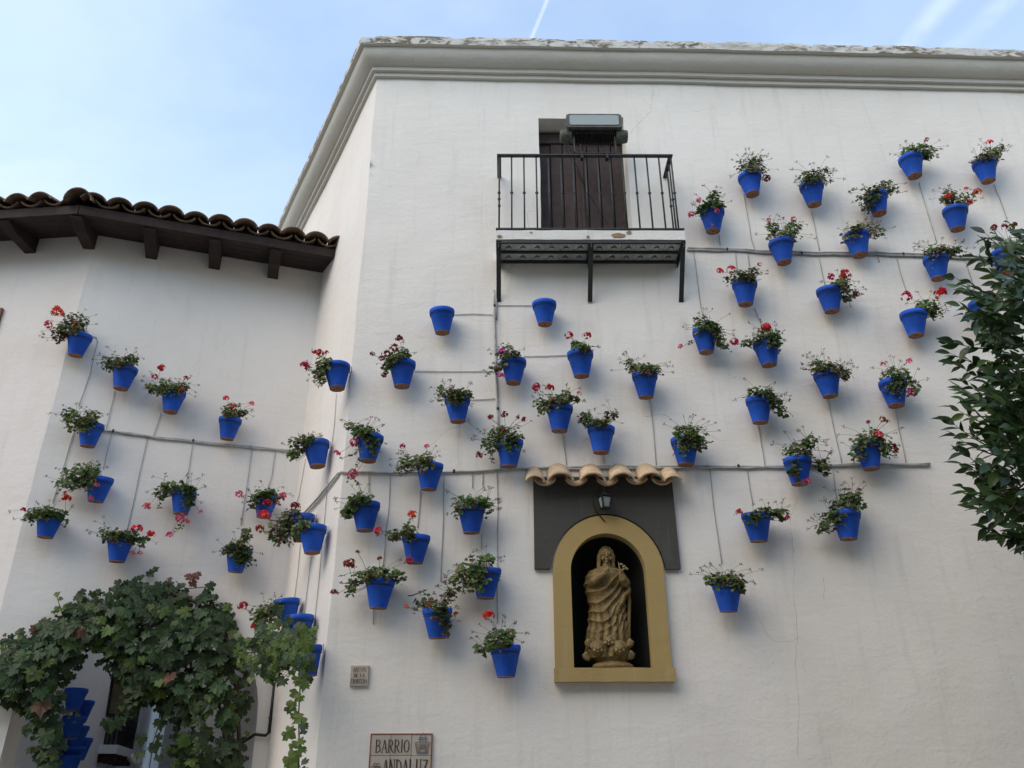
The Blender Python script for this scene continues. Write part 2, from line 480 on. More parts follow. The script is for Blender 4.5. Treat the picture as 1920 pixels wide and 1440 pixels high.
# door opening
d0 = WM.uv(1007.5, 221); d1 = WM.uv(1014, 430); d2 = WM.uv(1186, 432); d3 = WM.uv(1168, 219)
door_hb = WM.uv(1014, 455)[1] - 0.02
DOOR = [(d1[0], door_hb), (d2[0], door_hb), (d2[0], d0[1]), (d1[0], d0[1])]
# niche opening
def arch_pts(W, uc, half, h0, hs, rise, n=22):
    pts = [(uc + half, h0)]
    for i in range(n + 1):
        t = math.pi * i / n
        pts.append((uc + half * math.cos(t), hs + rise * math.sin(t)))
    pts.append((uc - half, h0))
    return pts
nb = WM.uv(1149, 1256)[1]
nl = WM.uv(1075, 1240)[0]; nr = WM.uv(1221, 1240)[0]
nc = (nl + nr) / 2; nh = (nr - nl) / 2
ntop = WM.uv(1140, 1003)[1]
nspring = ntop - nh * 1.06
NICHE = arch_pts(WM, nc, nh, nb, nspring, nh * 1.06)
fo_half = nh + 0.125
ft = WM.uv(1140, 970)[1]
OUTER = arch_pts(WM, nc, fo_half, nb - 0.003, nspring, ft - nspring)
wall_m = wallmesh(WM, [(uM0, 0), (6.5, 0), (6.5, hCorn + 0.27 - CTILT * (6.5 - uM0)), (uM0, hCorn + 0.27)], [DOOR, arch_pts(WM, nc, nh + .06, nb - .03, nspring, nh * 1.06 + .06)], step=0.06)
# gable side
hTop = hCorn + 0.27
mo = wall_m.build('wall', MT['plaster'], house)
ws = wallmesh(WR, [(-RDEPTH, 0), (0, 0), (0, hTop), (-RDEPTH, hTop)], step=0.14)
tag(ws.build('side_wall', MT['plaster_side'], house), 'plastered side wall of the tall house, toned for its warm light')
# door reveal + door
rv = MB(); reveal(WM, DOOR, 0.20, rv, closed=True)
rv.build('door_reveal', MT['plaster'], house)
dm = MB(); dm.box(WM.M(), DOOR[0][0] - 0.02, DOOR[1][0] + 0.02, 0.205, 0.23, door_hb - 0.02, DOOR[2][1] + 0.02)
door = dm.build('door', MT['dark'], house)
np_ = 7; dw = (DOOR[1][0] - DOOR[0][0]) / np_
random.seed(5)
for i in range(np_):
    k = MB(); u0 = DOOR[0][0] + i * dw; y = 0.175 + (0.012 if i in (0, np_ - 1) else 0.0) + random.uniform(0, .004)
    k.box(WM.M(), u0 + 0.004, u0 + dw - 0.004, y, 0.204, door_hb, DOOR[2][1] - 0.16)
    k.build('plank', MT['door'], door, bevel=0.003)
k = MB(); k.box(WM.M(), DOOR[0][0], DOOR[1][0], 0.165, 0.204, DOOR[2][1] - 0.155, DOOR[2][1] - 0.045)
k.box(WM.M(), (DOOR[0][0] + DOOR[1][0]) / 2 - 0.012, (DOOR[0][0] + DOOR[1][0]) / 2 + 0.012, 0.16, 0.174, door_hb, DOOR[2][1] - 0.16)
k.build('door_frame', MT['door'], door)

# cornice: profile swept round the corner with a mitre
def sweep(prof, name, mat, parent, smooth=False, jit=0.0, seed=1, hoff=0.0):
    uu = [-RDEPTH] + [-RDEPTH + i * 0.16 for i in range(1, int(RDEPTH / 0.16))] + [None] + [uM0 + 0.16 * i for i in range(1, 52)]
    vs = []; m = len(prof)
    nM, nR = WM.n, WR.n
    bis = (nM + nR); bis = bis / bis.dot(nM)     # mitre vector, unit outward on both
    side = 0
    for u in uu:
        for (o, h) in prof:
            if u is None: p = Vector((c1.x, c1.y, 0)) + bis * o + Vector((0, 0, hCorn + h))
            elif side == 0: p = WR.P(u, hCorn + h, o)
            else: p = WM.P(u, hCorn + h - CTILT * (u - uM0), o)
            if jit: p = p + noise.noise_vector(p * 5) * jit
            vs.append(wob(p, 0.7))
        if u is None: side = 1
    fs = [(i * m + k, i * m + k + 1, (i + 1) * m + k + 1, (i + 1) * m + k) for i in range(len(uu) - 1) for k in range(m - 1)]
    q = MB(); q.add(vs, [f[::-1] for f in fs], 0, smooth)
    return q.build(name, mat, parent)
low = [(-0.02, 0), (0.035, 0), (0.037, 0.04), (0.07, 0.042), (0.072, 0.082), (0.078, 0.086)]
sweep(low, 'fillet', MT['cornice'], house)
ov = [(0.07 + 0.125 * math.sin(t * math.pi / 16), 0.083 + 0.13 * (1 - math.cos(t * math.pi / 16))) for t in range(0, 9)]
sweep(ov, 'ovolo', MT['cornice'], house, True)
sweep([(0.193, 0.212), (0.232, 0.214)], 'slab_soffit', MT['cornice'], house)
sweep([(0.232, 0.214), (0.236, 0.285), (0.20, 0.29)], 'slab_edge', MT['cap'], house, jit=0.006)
# rough capping course, in lengths with ragged tops, only over the front
random.seed(11)
u = uM0 - 0.02
while u < 6.3:
    L = random.uniform(0.5, 1.1); k = MB(); st = 10; t0 = random.uniform(0.046, 0.060)
    vs = []
    for i in range(st + 1):
        uu = u + 0.006 + (L - 0.012) * i / st
        e = 0.6 if i in (0, st) else 1
        hh = hCorn + 0.286 + (t0 + 0.010 * noise.noise(Vector((uu * 4, 0, 0)))) * e
        for (o, h) in ((0.215, hCorn + 0.286), (0.21, hh), (-0.3, hh + 0.02)): vs.append(wob(WM.P(uu, h - CTILT * (uu - uM0), o), 0.5))
    fs = [(i * 3 + j, (i + 1) * 3 + j, (i + 1) * 3 + j + 1, i * 3 + j + 1) for i in range(st) for j in range(2)]
    fs += [(0, 1, 2), (st * 3, st * 3 + 2, st * 3 + 1)]
    k.add(vs, fs); k.build('coping_stone', MT['cap'], house)
    u += L
k = MB(); k.add([WR.P(-RDEPTH, hCorn + .29, .2), WR.P(0, hCorn + .29, .2), WM.P(6.5, hCorn + .29 - CTILT * (6.5 - uM0), .2), WM.P(6.5, hCorn + .29 - CTILT * (6.5 - uM0), -6), WR.P(-RDEPTH, hCorn + .35, -6)], [(0, 1, 2, 3, 4)])
k.build('roof', MT['cornice'], house)

random.seed(31)
for pts in ([(1226, 172), (1221, 196), (1222, 210), (1206, 224), (1192, 238), (1181, 256)], [(1496, 932), (1481, 968), (1484, 1010), (1489, 1060), (1487, 1110), (1495, 1170), (1492, 1240), (1499, 1330), (1497, 1440)],
            [(732, 502), (748, 505), (762, 501), (780, 503)], [(1210, 782), (1238, 778), (1262, 786)], [(1366, 700), (1378, 708), (1384, 704)], [(1542, 1080), (1546, 1100), (1543, 1128)], [(1330, 815), (1345, 826), (1372, 828)]):
    P = []
    for i in range(len(pts) - 1):
        for q in range(5):
            t = q / 5; P.append(wob(WM.at(pts[i][0] * (1 - t) + pts[i + 1][0] * t + random.uniform(-1.6, 1.6), pts[i][1] * (1 - t) + pts[i + 1][1] * t + random.uniform(-1, 1))))
    k = MB(); k.tube(P, [random.uniform(.0003, .0010) for _ in P], 4); k.build('crack', MT['crack'], house)
# ------------------------------------------------------------------ balcony
bal_o = 0.30
bu0 = WM.uv(930, 440, bal_o)[0]; bu1 = WM.uv(1285, 440, bal_o)[0]
bh = WM.uv(1107, 449, bal_o)[1]; bt = WM.uv(1107, 432, bal_o)[1]
railh = WM.uv(1100, 289, bal_o)[1]
k = MB()
nS = 30; vs = []
for i in range(nS + 1):
    uu = bu0 + (bu1 - bu0) * i / nS
    for (o, h) in ((0, bh), (bal_o, bh), (bal_o, bt), (0, bt)):
        vs.append(WM.P(uu, h, o) + noise.noise_vector(Vector((uu * 9, o, h * 7))) * 0.004)
fs = [(i * 4 + j, i * 4 + (j + 1) % 4, (i + 1) * 4 + (j + 1) % 4, (i + 1) * 4 + j) for i in range(nS) for j in range(4)]
fs += [(3, 2, 1, 0), (nS * 4, nS * 4 + 1, nS * 4 + 2, nS * 4 + 3)]
k.add(vs, [f[::-1] for f in fs])
balcony = k.build('balcony', MT['slab'], house)
balcony['label'] = 'small white balcony slab with black iron railing under the brown door'
# peeled patches on the slab edge: thin brown chips, slightly proud
for (pa, pb) in (((1140, 437), (1176, 447)), ((1172, 433), (1187, 440)), ((991, 435), (1000, 438)), ((1098, 442), (1106, 448)), ((930, 441), (944, 447))):
    a = WM.uv(*pa, bal_o); b_ = WM.uv(*pb, bal_o); k = MB()
    cu_, ch = (a[0] + b_[0]) / 2, (a[1] + b_[1]) / 2; ru, rh = abs(b_[0] - a[0]) / 2, abs(a[1] - b_[1]) / 2
    ring = [WM.P(cu_ + ru * math.cos(t) * (0.75 + 0.4 * noise.noise(Vector((t * 2, cu_ * 9, 0)))), ch + rh * math.sin(t) * (0.8 + 0.4 * noise.noise(Vector((t * 2, 3, cu_)))), bal_o + 0.006) for t in [2 * math.pi * j / 14 for j in range(14)]]
    k.add(ring, [tuple(range(14))]); k.build('peeled_patch', MT['terra'] if pa[0] == 991 else simple('bare_render', (0.33, 0.22, 0.13), 0.95, bump=0.5), balcony)
# soffit ironwork + tiles
k = MB(); bw = 0.036
F0 = WM.M(0, 0, 0)
for (o0, o1) in ((0.0, 0.022), (0.140, 0.158), (bal_o - 0.024, bal_o - 0.002)):
    k.box(F0, bu0 + 0.04, bu1 - 0.04, -o1, -o0, bh - 0.030, bh - 0.006)
k.build('soffit_frame', MT['iron'], balcony)
random.seed(3)
tw = 0.118
tile_me = MB(); tile_me.box(I4, -tw / 2 + .0015, tw / 2 - .0015, -0.057, 0.057, -0.007, 0.0)
tile_me = tile_me.mesh('tile', MT['delft'])
umid = (bu0 + bu1) / 2
for row, oc in enumerate((0.081, 0.217)):
    for sgn, ua, ub in ((0, bu0 + 0.045, umid - 0.02), (1, umid + 0.02, bu1 - 0.045)):
        n = int((ub - ua) / tw + 0.5); w = (ub - ua) / n
        for i in range(n):
            uc = ua + (i + 0.5) * w
            T = inst('tile', tile_me, balcony, WM.M(uc, bh - 0.005 + random.uniform(-.001, .001), oc) @ Matrix.Scale(w / tw, 4, (1, 0, 0)))
            q = MB(); base = WM.P(uc, bh - 0.0135, oc)
            for s_ in (-1, 1):
                pts = [base + WM.d * (s_ * (0.006 + 0.016 * math.sin(t * 0.9))) + WM.n * (0.004 * t - 0.02 + 0.01 * math.cos(t * 2)) for t in [j * 0.8 for j in range(9)]]
                q.tube(pts, 0.0028, 4)
                q.tube([base + WM.d * s_ * 0.046 + WM.n * 0.045 * s_, base + WM.d * s_ * 0.03 + WM.n * 0.034 * s_], 0.002, 4)
            q.build('motif', MT['ink'], balcony)
# struts
for u_ in (bu0 + 0.022, umid, bu1 - 0.022):
    k = MB()
    tgt = WM.uv(1110, 567)[1]
    a, b_ = WM.P(u_, bh - 0.008, bal_o - 0.005), WM.P(u_, tgt, 0.004)
    dirv = (b_ - a).normalized(); side = WM.d; nrm = side.cross(dirv)
    for (x0, x1, y0, y1) in ((-0.019, 0.019, -0.004, 0.004),):
        vs = [p + side * x + nrm * y for p in (a, b_) for (x, y) in ((x0, y0), (x1, y0), (x1, y1), (x0, y1))]
        k.add(vs, [(0, 1, 2, 3), (7, 6, 5, 4), (0, 4, 5, 1), (1, 5, 6, 2), (2, 6, 7, 3), (3, 7, 4, 0)])
    k.box(F0, u_ - 0.019, u_ + 0.019, -bal_o + 0.002, -0.002, bh - 0.034, bh - 0.031 + 0.0)
    k.box(F0, u_ - 0.004, u_ + 0.004, -bal_o + 0.002, -0.002, bh - 0.075, bh - 0.034)
    k.build('strut', MT['iron'], balcony)
# railing
k = MB(); ro = bal_o - 0.015
k.box(F0, bu0 + 0.004, bu1 - 0.03, -ro - 0.018, -ro + 0.018, railh - 0.012, railh)
k.box(F0, bu0 + 0.004, bu0 + 0.04, -ro + 0.018, 0.0, railh - 0.012, railh)
k.box(F0, bu1 - 0.066, bu1 - 0.03, -ro + 0.018, 0.0, railh - 0.012, railh)
k.build('handrail', MT['iron'], balcony)
k = MB()
k.box(F0, bu0 - 0.002, bu1 + 0.0, -ro - 0.012, -ro + 0.012, bt + 0.018, bt + 0.028)
for uu in (bu0 + 0.022, bu1 - 0.022): k.box(F0, uu - 0.012, uu + 0.012, -ro + 0.012, 0.0, bt + 0.018, bt + 0.028)
k.build('bottom_rail', MT['iron'], balcony)
def baluster(u_, o_, du=0):
    k = MB()
    a = WM.P(u_ + du, bt + 0.0, o_); b_ = WM.P(u_, railh - 0.01, o_)
    hm = (railh - bt) * 0.5
    k.tube([a, b_], 0.0078, 6)
    m_ = a.lerp(b_, 0.5)
    k.lathe(frame(m_, Vector((1, 0, 0)), Vector((0, 1, 0)), Vector((0, 0, 1))), [(0.0078, -0.014), (0.0135, -0.005), (0.0135, 0.005), (0.0078, 0.014)], 8)
    k.build('baluster', MT['iron'], balcony)
nB = 15
for i in range(nB):
    baluster(bu0 + 0.024 + (bu1 - bu0 - 0.07) * i / (nB - 1), ro)
for o_ in (0.2, 0.11):
    baluster(bu0 + 0.024, o_); baluster(bu1 - 0.046, o_)

# ------------------------------------------------------------------ floodlight on the railing
fc = WM.at(1114, 238, 0.30)
fl = thing('floodlight', 'weathered grey-green floodlight with glass front clamped on top of the balcony railing', 'floodlight', fc)
tl = rad(6)
fx = WM.d; fz = (Vector((0, 0, 1)) * math.cos(tl) - WM.n * math.sin(tl)); fy = -(WM.n * math.cos(tl) + Vector((0, 0, 1)) * math.sin(tl))
FM = frame(fc, fx, fy, fz)
k = MB()
W2, H2 = 0.185, 0.0
def loft(mb, M, rings, mi=0):
    vs = [M @ Vector(p) for r in rings for p in r]; n = len(rings[0])
    fs = [(i * n + j, i * n + (j + 1) % n, (i + 1) * n + (j + 1) % n, (i + 1) * n + j) for i in range(len(rings) - 1) for j in range(n)]
    fs += [tuple(range(n))[::-1], tuple((len(rings) - 1) * n + j for j in range(n))]
    mb.add(vs, fs, mi)
def rrect(w, h, y, r=0.02, cz=0.0):
    pts = []
    for (sx, sz, a0) in ((1, 1, 0), (-1, 1, 90), (-1, -1, 180), (1, -1, 270)):
        for q in range(4):
            t = rad(a0 + q * 30); pts.append((sx * (w - r) + r * math.cos(t), y, cz + sz * (h - r) + r * math.sin(t)))
    return pts
loft(k, FM, [rrect(0.245, 0.085, -0.03, 0.03, 0.05), rrect(0.245, 0.085, 0.0, 0.03, 0.05), rrect(0.215, 0.08, 0.01, 0.03, 0.05), rrect(0.17, 0.06, 0.17, 0.03, 0.03)])
k.build('housing', MT['lamp_body'], fl)
k = MB(); loft(k, FM, [rrect(0.216, 0.062, -0.036, 0.02, 0.05), rrect(0.216, 0.062, -0.031, 0.02, 0.05)]); k.build('glass_pane', MT['glass'], fl)
k = MB()
for i in range(20):
    x = -0.175 + 0.35 * i / 19; k.box(FM, x - 0.0025, x + 0.0025, 0.012, 0.16, -0.075, -0.01)
k.build('cooling_fin', MT['iron_black'], fl)
for s_ in (-1, 1):
    k = MB()
    MM = frame(FM @ Vector((s_ * 0.215, 0.07, -0.045)), FM.to_3x3() @ Vector((0, 1, 0)), FM.to_3x3() @ Vector((0, 0, 1)), FM.to_3x3() @ Vector((s_, 0, 0)))
    k.lathe(MM, [(0.0, -0.02), (0.060, -0.02), (0.063, 0.03), (0.056, 0.075), (0.05, 0.082), (0.0, 0.082)], 14)
    for j in range(10): k.ball(MM @ Matrix.Translation((0.062 * math.cos(j * .628), 0.062 * math.sin(j * .628), 0.02)), .006, .006, .012, 5, 4)
    k.build('end_box', MT['lamp_body'], fl)
k = MB()
rp = WM.P(0, railh + 0.006, ro); 
ul, ur = WM.uv(1077, 260, .3)[0], WM.uv(1154, 260, .3)[0]
hb_ = railh + 0.02; ht_ = fc.z + 0.0
k.tube([WM.P(ul, ht_, .26), WM.P(ul, hb_ + .03, ro), WM.P(ul + .02, hb_, ro), WM.P(ur - .02, hb_, ro), WM.P(ur, hb_ + .03, ro), WM.P(ur, ht_, .26)], 0.008, 6)
k.build('mounting_bracket', MT['iron'], fl)
for px in (1091, 1138):
    u_ = WM.uv(px, 289, .3)[0]; k = MB(); k.box(F0, u_ - .012, u_ + .012, -ro - .024, -ro + .024, railh - .045, railh + .03); k.build('clamp', MT['iron_black'], fl)
def sag(a, b_, s_, n=10): return [a.lerp(b_, i / n) - Vector((0, 0, s_ * 4 * (i / n) * (1 - i / n))) for i in range(n + 1)]
k = MB(); k.tube(sag(WM.at(1058, 268, .24), WM.at(1078, 315, .18), .01) + sag(WM.at(1079, 318, .17), WM.at(1140, 418, .01), .03), 0.0045, 5)
k.tube(sag(WM.at(1065, 268, .24), WM.at(1098, 350, .12), .02), 0.004, 5)
k.build('power_cable', MT['iron_black'], fl)

# ------------------------------------------------------------------ niche: grey surround, ochre arch, tiles
pl = WM.uv(1002, 1068)[0]; pr = WM.uv(1274, 1068)[0]; pb = WM.uv(1140, 1066, .035)[1]; ptop = WM.uv(1140, 897)[1]
HO = arch_pts(WM, nc, fo_half + 0.016, pb - 0.05, nspring, ft - nspring + 0.016)
# panel as a wallmesh with the arch cut away (open at the bottom)
pan = [(pl, pb)] + [(u_, max(h_, pb)) for (u_, h_) in reversed(HO)] + [(pr, pb), (pr + 0.0, ptop), (pl, ptop)]
pan2 = []
for q in pan:
    if not pan2 or (Vector(q) - Vector(pan2[-1])).length > 1e-4: pan2.append(q)
k = wallmesh(WM, pan2, step=0.09, o=0.035, amp=0.6)
reveal(WM, pan2, 0.02, k, closed=True, amp=0.6, o0=0.035)
k.build('grey_surround', MT['greyp'], house)
# ochre arch frame
loopo, loopi = OUTER, NICHE
k = MB(); n = len(loopo)
vs = []
for a, b_ in zip(loopo, loopi):
    vs += [WM.P(a[0], a[1], -0.02), WM.P(a[0], a[1], 0.048), WM.P(b_[0], b_[1], 0.048), WM.P(b_[0], b_[1], -0.05)]
vs = [wob(v, .5) for v in vs]
fs = [(i * 4 + j, i * 4 + j + 1, (i + 1) * 4 + j + 1, (i + 1) * 4 + j) for i in range(n - 1) for j in range(3)]
k.add(vs, fs); k.build('niche_frame', MT['ochre'], house)
s0 = WM.uv(1040, 1268, .075)[0]; s1 = WM.uv(1267, 1268, .075)[0]; sb = WM.uv(1150, 1278, .075)[1]
k = MB()
nS = 16; vs = []
for i in range(nS + 1):
    uu = s0 + (s1 - s0) * i / nS
    for (o, h) in ((-0.3, sb + .02), (0.075, sb), (0.077, nb + .004), (-0.3, nb + .006)): vs.append(WM.P(uu, h, o) + noise.noise_vector(Vector((uu * 12, o, h * 9))) * 0.003)
fs = [(i * 4 + j, i * 4 + (j + 1) % 4, (i + 1) * 4 + (j + 1) % 4, (i + 1) * 4 + j) for i in range(nS) for j in range(4)] + [(0, 1, 2, 3), (nS * 4 + 3, nS * 4 + 2, nS * 4 + 1, nS * 4)]
k.add(vs, fs); k.build('niche_sill', MT['ochre'], house)
# niche interior: half-round recess
k = MB(); vs = []; ncol = 18; depth = 0.30
loopz = [p for p in NICHE]
for (u_, h_) in loopz: vs.append(WM.P(u_, h_, -0.05))
rings = [loopz]
cen = (nc, nspring)
nr_ = 8
vs = []
for r_ in range(nr_ + 1):
    t = r_ / nr_ * math.pi / 2
    sc = (math.cos(t) * 0.999 + 0.001) * 1.03; dd = 0.035 + depth * math.sin(t)
    for (u_, h_) in loopz:
        hh = h_ if h_ < nspring else nspring + (h_ - nspring) * sc
        vs.append(WM.P(nc + (u_ - nc) * sc, hh, -dd))
n = len(loopz)
fs = [(r_ * n + i, r_ * n + i + 1, (r_ + 1) * n + i + 1, (r_ + 1) * n + i) for r_ in range(nr_) for i in range(n - 1)]
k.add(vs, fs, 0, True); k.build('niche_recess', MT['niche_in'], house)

# tiles
def tilemesh(name, L, r0, r1, th, mat, sweepdeg=170, n=9):
    """barrel tile, axis along +y, crest up; radius r0 at y=0 and r1 at y=L"""
    k = MB(); vs = []
    for (y, r) in ((0, r0), (L * .5, (r0 + r1) / 2), (L, r1)):
        for i in range(n + 1):
            t = rad(90 - sweepdeg / 2 + sweepdeg * i / n)
            for rr in (r, r - th): vs.append((rr * math.cos(t), y, rr * math.sin(t)))
    m = 2 * (n + 1); fs = []
    for a in range(2):
        for i in range(n):
            b0 = a * m + 2 * i
            fs.append((b0, b0 + 2, b0 + m + 2, b0 + m)); fs.append((b0 + 1, b0 + m + 1, b0 + m + 3, b0 + 3))
    for a in (0, 2):
        for i in range(n):
            b0 = a * m + 2 * i; fs.append((b0, b0 + 1, b0 + 3, b0 + 2) if a == 0 else (b0, b0 + 2, b0 + 3, b0 + 1))
    for a in range(2):
        for e in (0, 2 * n): fs.append((a * m + e, a * m + e + 1, (a + 1) * m + e + 1, (a + 1) * m + e))
    k.add(vs, fs, 0, True)
    me = k.mesh(name, mat)
    return me
ncan = thing('tile_canopy', 'small canopy of sandy barrel tiles jutting over the arched niche', 'canopy', WM.P(nc, ptop, 0))
cov = tilemesh('tile', 0.26, 0.110, 0.095, 0.015, MT['tile_light'], 128)
panm = tilemesh('tile', 0.26, 0.100, 0.108, 0.015, MT['tile_light'], 118)
ohang = 0.15; slope = rad(38)
yin = (-WM.n * math.cos(slope) + Vector((0, 0, 1)) * math.sin(slope)); zup = (WM.n * math.sin(slope) + Vector((0, 0, 1)) * math.cos(slope))
def canopy_tile(px, cover, me, sc=1.0):
    u_ = WM.uv(px, 905, ohang)[0]; h_ = WM.uv(1140, 914, ohang)[1]
    rnd = random.uniform(-.006, .006)
    if cover: M = frame(WM.P(u_, h_ + 0.012 + rnd, ohang), WM.d, yin, zup)
    else: M = frame(WM.P(u_, h_ + 0.108 + rnd, ohang + .004), -WM.d, yin, -zup)
    M = M @ Matrix.Rotation(random.uniform(-.03, .03), 4, 'Z') @ Matrix.Diagonal((sc, 1, sc, 1))
    inst('tile', me, ncan, M)
random.seed(8)
for px in (1022, 1081, 1140, 1196, 1244): canopy_tile(px, False, panm, 0.95)
for px, s_ in ((1003, .74), (1051, 1), (1111, .98), (1167, 1.0), (1221, .97), (1262, .74)): canopy_tile(px, True, cov, s_)

# small lantern in front of the grey surround
lc = WM.at(1134, 942, 0.12)
lan = thing('wall_lantern', 'small dark metal lantern with pale glass hanging above the niche arch', 'lantern', lc)
LM = frame(lc, WM.d, -WM.n, Vector((0, 0, 1))) @ Matrix.Rotation(rad(20), 4, 'Z') @ Matrix.Scale(.82, 4)
k = MB(); 
def sq(r, z): return [(r, -r, z), (r, r, z), (-r, r, z), (-r, -r, z)]
loft(k, LM, [sq(.034, -.058), sq(.034, -.050)]); loft(k, LM, [sq(.052, .045), sq(.056, .052), sq(.03, .075), sq(.012, .09)])
for (a, b_) in zip(sq(.033, -.052), sq(.050, .046)): k.tube([LM @ Vector(a), LM @ Vector(b_)], .0075, 4)
k.tube([LM @ Vector((0, 0, .085)), LM @ Vector((0, 0, .125)), WM.at(1134, 914, .10)], .004, 5)
k.build('lantern_frame', MT['iron_black'], lan)
for j in range(4):
    a = [LM @ (Matrix.Rotation(j * math.pi / 2, 4, 'Z') @ Vector(p)) for p in ((.028, -.022, -.044), (.028, .022, -.044), (.044, .036, .040), (.044, -.036, .040))]
    k = MB(); k.add(a, [(0, 1, 2, 3)]); k.build('glass_pane', MT['glass'], lan)
k = MB(); k.tube([WM.at(1132, 917, .10), WM.at(1121, 920, .09), WM.at(1111, 930, .08), WM.at(1112, 948, .07), WM.at(1120, 962, .06), WM.at(1134, 978, .055)], .0045, 5); k.build('cable', MT['iron_black'], lan)

# ================================================================== STATUE
def statue():
    so = -0.085
    foot = WM.at(1148, 1256, so)
    st = thing('statue', 'brown stone statue of a robed figure with hands at its chest in the arched niche', 'statue', foot)
    X, Y, Z = WM.d, -WM.n, Vector((0, 0, 1))
    def hh(py): return WM.uv(1140, py, so)[1] - foot.z
    def xx(px, py): return (WM.uv(px, py, so)[0] - WM.uv(1148, 1256, so)[0])
    prof = []
    for (py, l, r) in ((1236, 1100, 1182), (1222, 1097, 1181), (1200, 1098, 1180), (1170, 1102, 1177), (1140, 1103, 1175), (1115, 1097, 1177), (1098, 1093, 1178), (1085, 1095, 1177), (1074, 1101, 1171), (1068, 1112, 1160), (1063, 1122, 1149), (1057, 1126, 1146)):
        a, b_ = xx(l, py), xx(r, py); prof.append((hh(py), (a + b_) / 2, (b_ - a) / 2))
    def pf(h):
        if h <= prof[0][0]: return prof[0][1:]
        for i in range(len(prof) - 1):
            if prof[i][0] <= h <= prof[i + 1][0]:
                t = (h - prof[i][0]) / (prof[i + 1][0] - prof[i][0]); t = t * t * (3 - 2 * t)
                return tuple(prof[i][j] * (1 - t) + prof[i + 1][j] * t for j in (1, 2))
        return prof[-1][1:]
    k = MB(); NA, NH = 150, 170; vs = []
    h0, h1 = prof[0][0], prof[-1][0]
    for i in range(NH + 1):
        h = h0 + (h1 - h0) * i / NH; cx, w = pf(h)
        hn = (h - h0) / (h1 - h0)
        for j in range(NA):
            t = 2 * math.pi * j / NA; x = math.cos(t); y = -math.sin(t)
            dpt = 0.72 if hn < .8 else 0.72 + (hn - .8)
            f = 0
            side = x                          # -1 viewer's left .. 1 right
            if 0.22 < hn < 0.86:              # mantle: U-shaped diagonal swags
                g1 = min(1, (hn - .22) / .1) * min(1, (.86 - hn) / .08)
                ph = 31 * (hn - 0.16 * (side + .3) ** 2 - 0.10 * side) + 1.6 * noise.noise(Vector((side * 1.3, hn * 4, 0)))
                f += g1 * 0.018 * (1 - abs(math.sin(ph)) ** 0.8 - .5) * (1 if y < .3 else .4)
            if hn < 0.56:                      # skirt: vertical folds
                g2 = min(1, (.56 - hn) / .22)
                ph = 7.5 * t + 1.4 * math.sin(hn * 6) + 1.5 * noise.noise(Vector((t, hn * 2, 3)))
                f += g2 * 0.024 * (abs(math.sin(ph)) ** .8 - .5)
            f += 0.004 * noise.noise(Vector((x * 9, y * 9, hn * 30)))
            W = w * .97 + f * .6; D = w * dpt + f
            # arms bulge
            if y < 0 and .70 < hn < .90:
                D += 0.035 * math.exp(-((hn - .80) / .055) ** 2) * math.exp(-((side) / .6) ** 2)
            vs.append(foot + X * (cx + W * x) + Y * (D * y) + Z * h)
    fs = [(i * NA + j, i * NA + (j + 1) % NA, (i + 1) * NA + (j + 1) % NA, (i + 1) * NA + j) for i in range(NH) for j in range(NA)]
    fs += [tuple(range(NA))[::-1], tuple(NH * NA + j for j in range(NA))]
    k.add(vs, fs, 0, True)
    def F(px, py, out): return foot + X * xx(px, py) + Z * hh(py) - Y * out
    def E(px, py, out, rx, ry, rz, tilt=0, n=14, m=10):
        k.ball(frame(F(px, py, out), X, Y, Z) @ Matrix.Rotation(tilt, 4, 'Y'), rx, ry, rz, n, m)
    # head, hair, face
    E(1135, 1046, .045, .040, .046, .058, 0, 20, 16)
    E(1135, 1041, .022, .052, .050, .062, 0, 20, 14)
    for s_ in (-1, 1):
        k.tube([F(1135 + s_ * 9, 1034, .045), F(1135 + s_ * 13, 1046, .04), F(1135 + s_ * 13, 1058, .04), F(1135 + s_ * 14, 1070, .05), F(1135 + s_ * 13, 1078, .065)], [.013, .017, .016, .014, .006], 8)
        for q in range(3): k.tube([F(1135 + s_ * (6 + 3 * q), 1030 + q * 3, .062 - .012 * q), F(1135 + s_ * (12 + q), 1046, .058 - .01 * q), F(1135 + s_ * (11 + q * 1.5), 1062, .055 - .006 * q)], [.004, .005, .003], 5)
        E(1135 + s_ * 5.2, 1044, .088, .009, .005, .0045)              # eyelids
        E(1135 + s_ * 5.4, 1041, .089, .011, .005, .003, s_ * .2)     # brows
        E(1135 + s_ * 7, 1052, .078, .010, .008, .012)
    k.tube([F(1135, 1042, .089), F(1135, 1047, .098), F(1135, 1050, .101)], [.004, .005, .0065], 7)
    E(1135, 1053.5, .092, .010, .005, .0032); E(1135, 1055.4, .091, .008, .005, .003); E(1135, 1059, .084, .012, .009, .008)
    k.tube([F(1136, 1056, .04), F(1136, 1070, .045)], [.026, .034], 12)
    # forearms and hands
    k.tube([F(1108, 1098, .06), F(1113, 1096, .12), F(1124, 1089, .145), F(1131, 1085, .15)], [.034, .034, .026, .016], 12)
    k.tube([F(1172, 1098, .06), F(1168, 1098, .11), F(1163, 1093, .135), F(1159, 1086, .15)], [.032, .034, .028, .015], 12)
    for (bx, by, dx, sgn) in ((1131, 1085, 1, 1), (1159, 1086, -.4, -1)):
        E(bx + dx * 2, by - 2, .152, .014, .010, .019, dx * .4)
        for q in range(4):
            k.tube([F(bx + dx * (2 + q * .9), by - 4, .155 - q * .003), F(bx + dx * (3 + q * 1.5), by - 8 + q * .5, .162 - q * .003), F(bx + dx * (3.5 + q * 1.8), by - 12 + q * 1.0 + (q == 3), .158 - q * .003)], [.0055, .005, .0032], 6)
        k.tube([F(bx - dx * 1, by - 2, .158), F(bx - dx * 1.5, by - 7, .168)], [.006, .004], 6)
